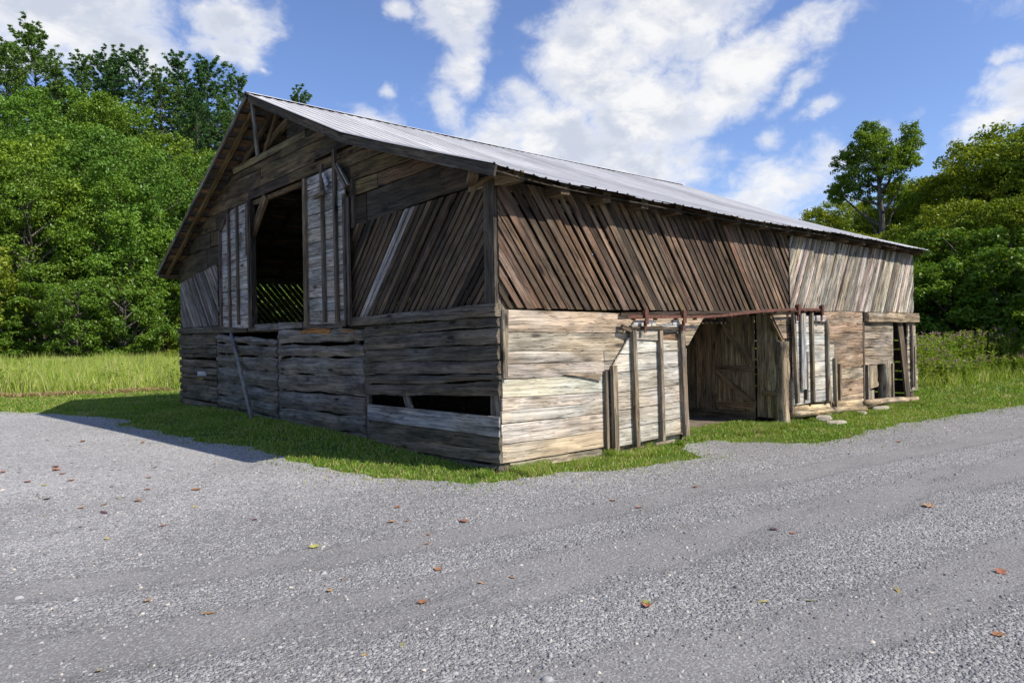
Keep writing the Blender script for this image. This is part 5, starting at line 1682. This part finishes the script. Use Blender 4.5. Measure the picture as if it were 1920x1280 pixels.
LEAVES = [  # x, y, size, colour, form, own label (None: one of the look-alikes)
    (-3.72, 4.27, .10, RUSTY, 0, None), (-3.75, 4.01, .11, ORANGE, 2, None), (-4.08, 2.24, .10, RUSTY, 1, None), (-4.11, 3.42, .10, RUSTY, 3, None), (-4.11, 4.20, .09, ORANGE, 5, None), (-4.26, 4.34, .09, RUSTY, 0, None),
    (-3.73, 3.67, .09, RUSTY, 4, None), (-3.73, 3.15, .10, ORANGE, 1, None), (-3.04, 6.56, .11, ORANGE, 2, None), (-2.39, 5.71, .09, ORANGE, 0, None), (-3.71, 1.54, .10, ORANGE, 5, None), (-2.85, 1.60, .12, ORANGE, 1, 'orange brown leaf alone on the pale gravel below the barn shadow tip'),
    (-3.22, 1.98, .08, RUSTY, 3, None), (-2.82, 3.29, .08, ORANGE, 0, None), (-3.05, 2.66, .07, RUSTY, 2, None), (-3.78, 1.18, .13, DARK, 6, 'dark curled leaf like a twig among the leaves in the left gravel'), (-3.43, 1.47, .09, RUSTY, 4, None), (-4.03, .78, .08, RUSTY, 5, None),
    (-3.51, .30, .10, RUSTY, 7, 'dark rusty curled leaf in the middle of the left gravel'), (-2.86, -.06, .07, RUSTY, 1, None), (-2.83, -1.17, .10, YEL, 1, 'large bright yellow lobed leaf on the gravel below the barn corner'),
    (-3.84, -1.95, .10, ORANGE, 6, 'long orange leaf lying near the bottom edge of the gravel'), (-4.06, -1.49, .06, TAN, 2, None), (-4.47, -2.31, .045, TAN, 0, None), (-1.74, -.58, .08, ORANGE, 3, None), (-2.05, -.98, .08, TAN, 4, None), (-1.93, -1.05, .05, RUSTY, 0, None),
    (-1.60, -1.40, .09, RUSTY, 2, 'rusty brown leaf on the dark wheel track in front of the barn corner'), (-2.03, -1.52, .06, RUSTY, 6, None), (-2.18, -1.71, .07, ORANGE, 7, None), (-2.45, -2.25, .07, ORANGE, 1, None), (-2.85, -2.66, .08, RUSTY, 3, 'orange leaf on a tan clod in the middle foreground'),
    (-3.25, -3.07, .06, OLIVE, 5, None), (-3.45, -3.04, .04, YEL, 1, None), (-2.40, -2.65, .07, TAN, 7, None), (-2.19, -2.71, .07, TAN, 5, None), (-1.94, -3.61, .085, ORANGE, 2, 'orange leaf with a green one under it in the right foreground gravel'), (-1.90, -3.58, .07, OLIVE, 4, 'small olive leaf overlapping an orange one in the right foreground'),
    (-.17, -2.14, .08, TAN, 0, None), (-.14, -1.80, .08, TAN, 3, None), (-1.40, -4.03, .075, YEL, 5, 'yellow green long leaf on the right side of the gravel lane'), (-1.19, -4.21, .065, OLIVE, 7, 'dull olive leaf near the yellow leaf on the right of the lane'),
    (-.94, -5.08, .085, ORANGE, 1, 'curled orange brown leaf near the lower right corner of the gravel'), (.15, -4.81, .09, ORANGE, 4, 'tan orange leaf at the right edge of the gravel lane'), (-3.17, -2.10, .05, YEL, 2, None), (-.66, -4.49, .08, OLIVE, 6, None), (1.72, -3.86, .12, TAN, 0, None),
    (.03, -3.48, .06, RUSTY, 1, None), (.02, -3.32, .08, DARK, 3, None), (-3.01, -1.97, .06, ORANGE, 5, None), (-4.20, 1.46, .07, YEL, 8, None), (-3.55, 1.75, .08, YEL, 7, None), (-3.9, 1.55, .07, TAN, 0, None), (-3.1, .8, .06, YEL, 3, None), (-3.35, 3.1, .07, YEL, 6, None), (-4.0, 3.05, .08, YEL, 1, None),
    (-2.2, 3.0, .06, ORANGE, 4, None), (-3.95, .2, .05, YEL, 2, None), (.9, -2.0, .07, ORANGE, 2, None), (3.4, -1.7, .08, TAN, 5, None), (5.6, -2.2, .09, ORANGE, 0, None)]
NAME = {RUSTY: 'small rusty brown leaf scattered on the gravel', ORANGE: 'small orange brown leaf scattered on the gravel', TAN: 'small tan leaf scattered on the gravel', YEL: 'small yellow leaf scattered on the gravel', OLIVE: 'small olive green leaf scattered on the gravel', DARK: 'small dark shrivelled leaf scattered on the gravel'}
for x, y, s, c, f, lab in LEAVES:
    mw = Matrix.Translation((x, y, gz(x, y) + .013)) @ Matrix.Rotation(tg.uniform(0, 6.28), 4, 'Z') @ Matrix.Rotation(tg.uniform(-.25, .25), 4, 'X') @ Matrix.Scale(s * .86, 4)
    o = link('fallen_leaf', LM[f], None, None, tuple(v * tg.uniform(.85, 1.15) for v in c), mw)
    tag(o, lab or NAME[c], 'leaf', 'fallen leaves on the gravel')
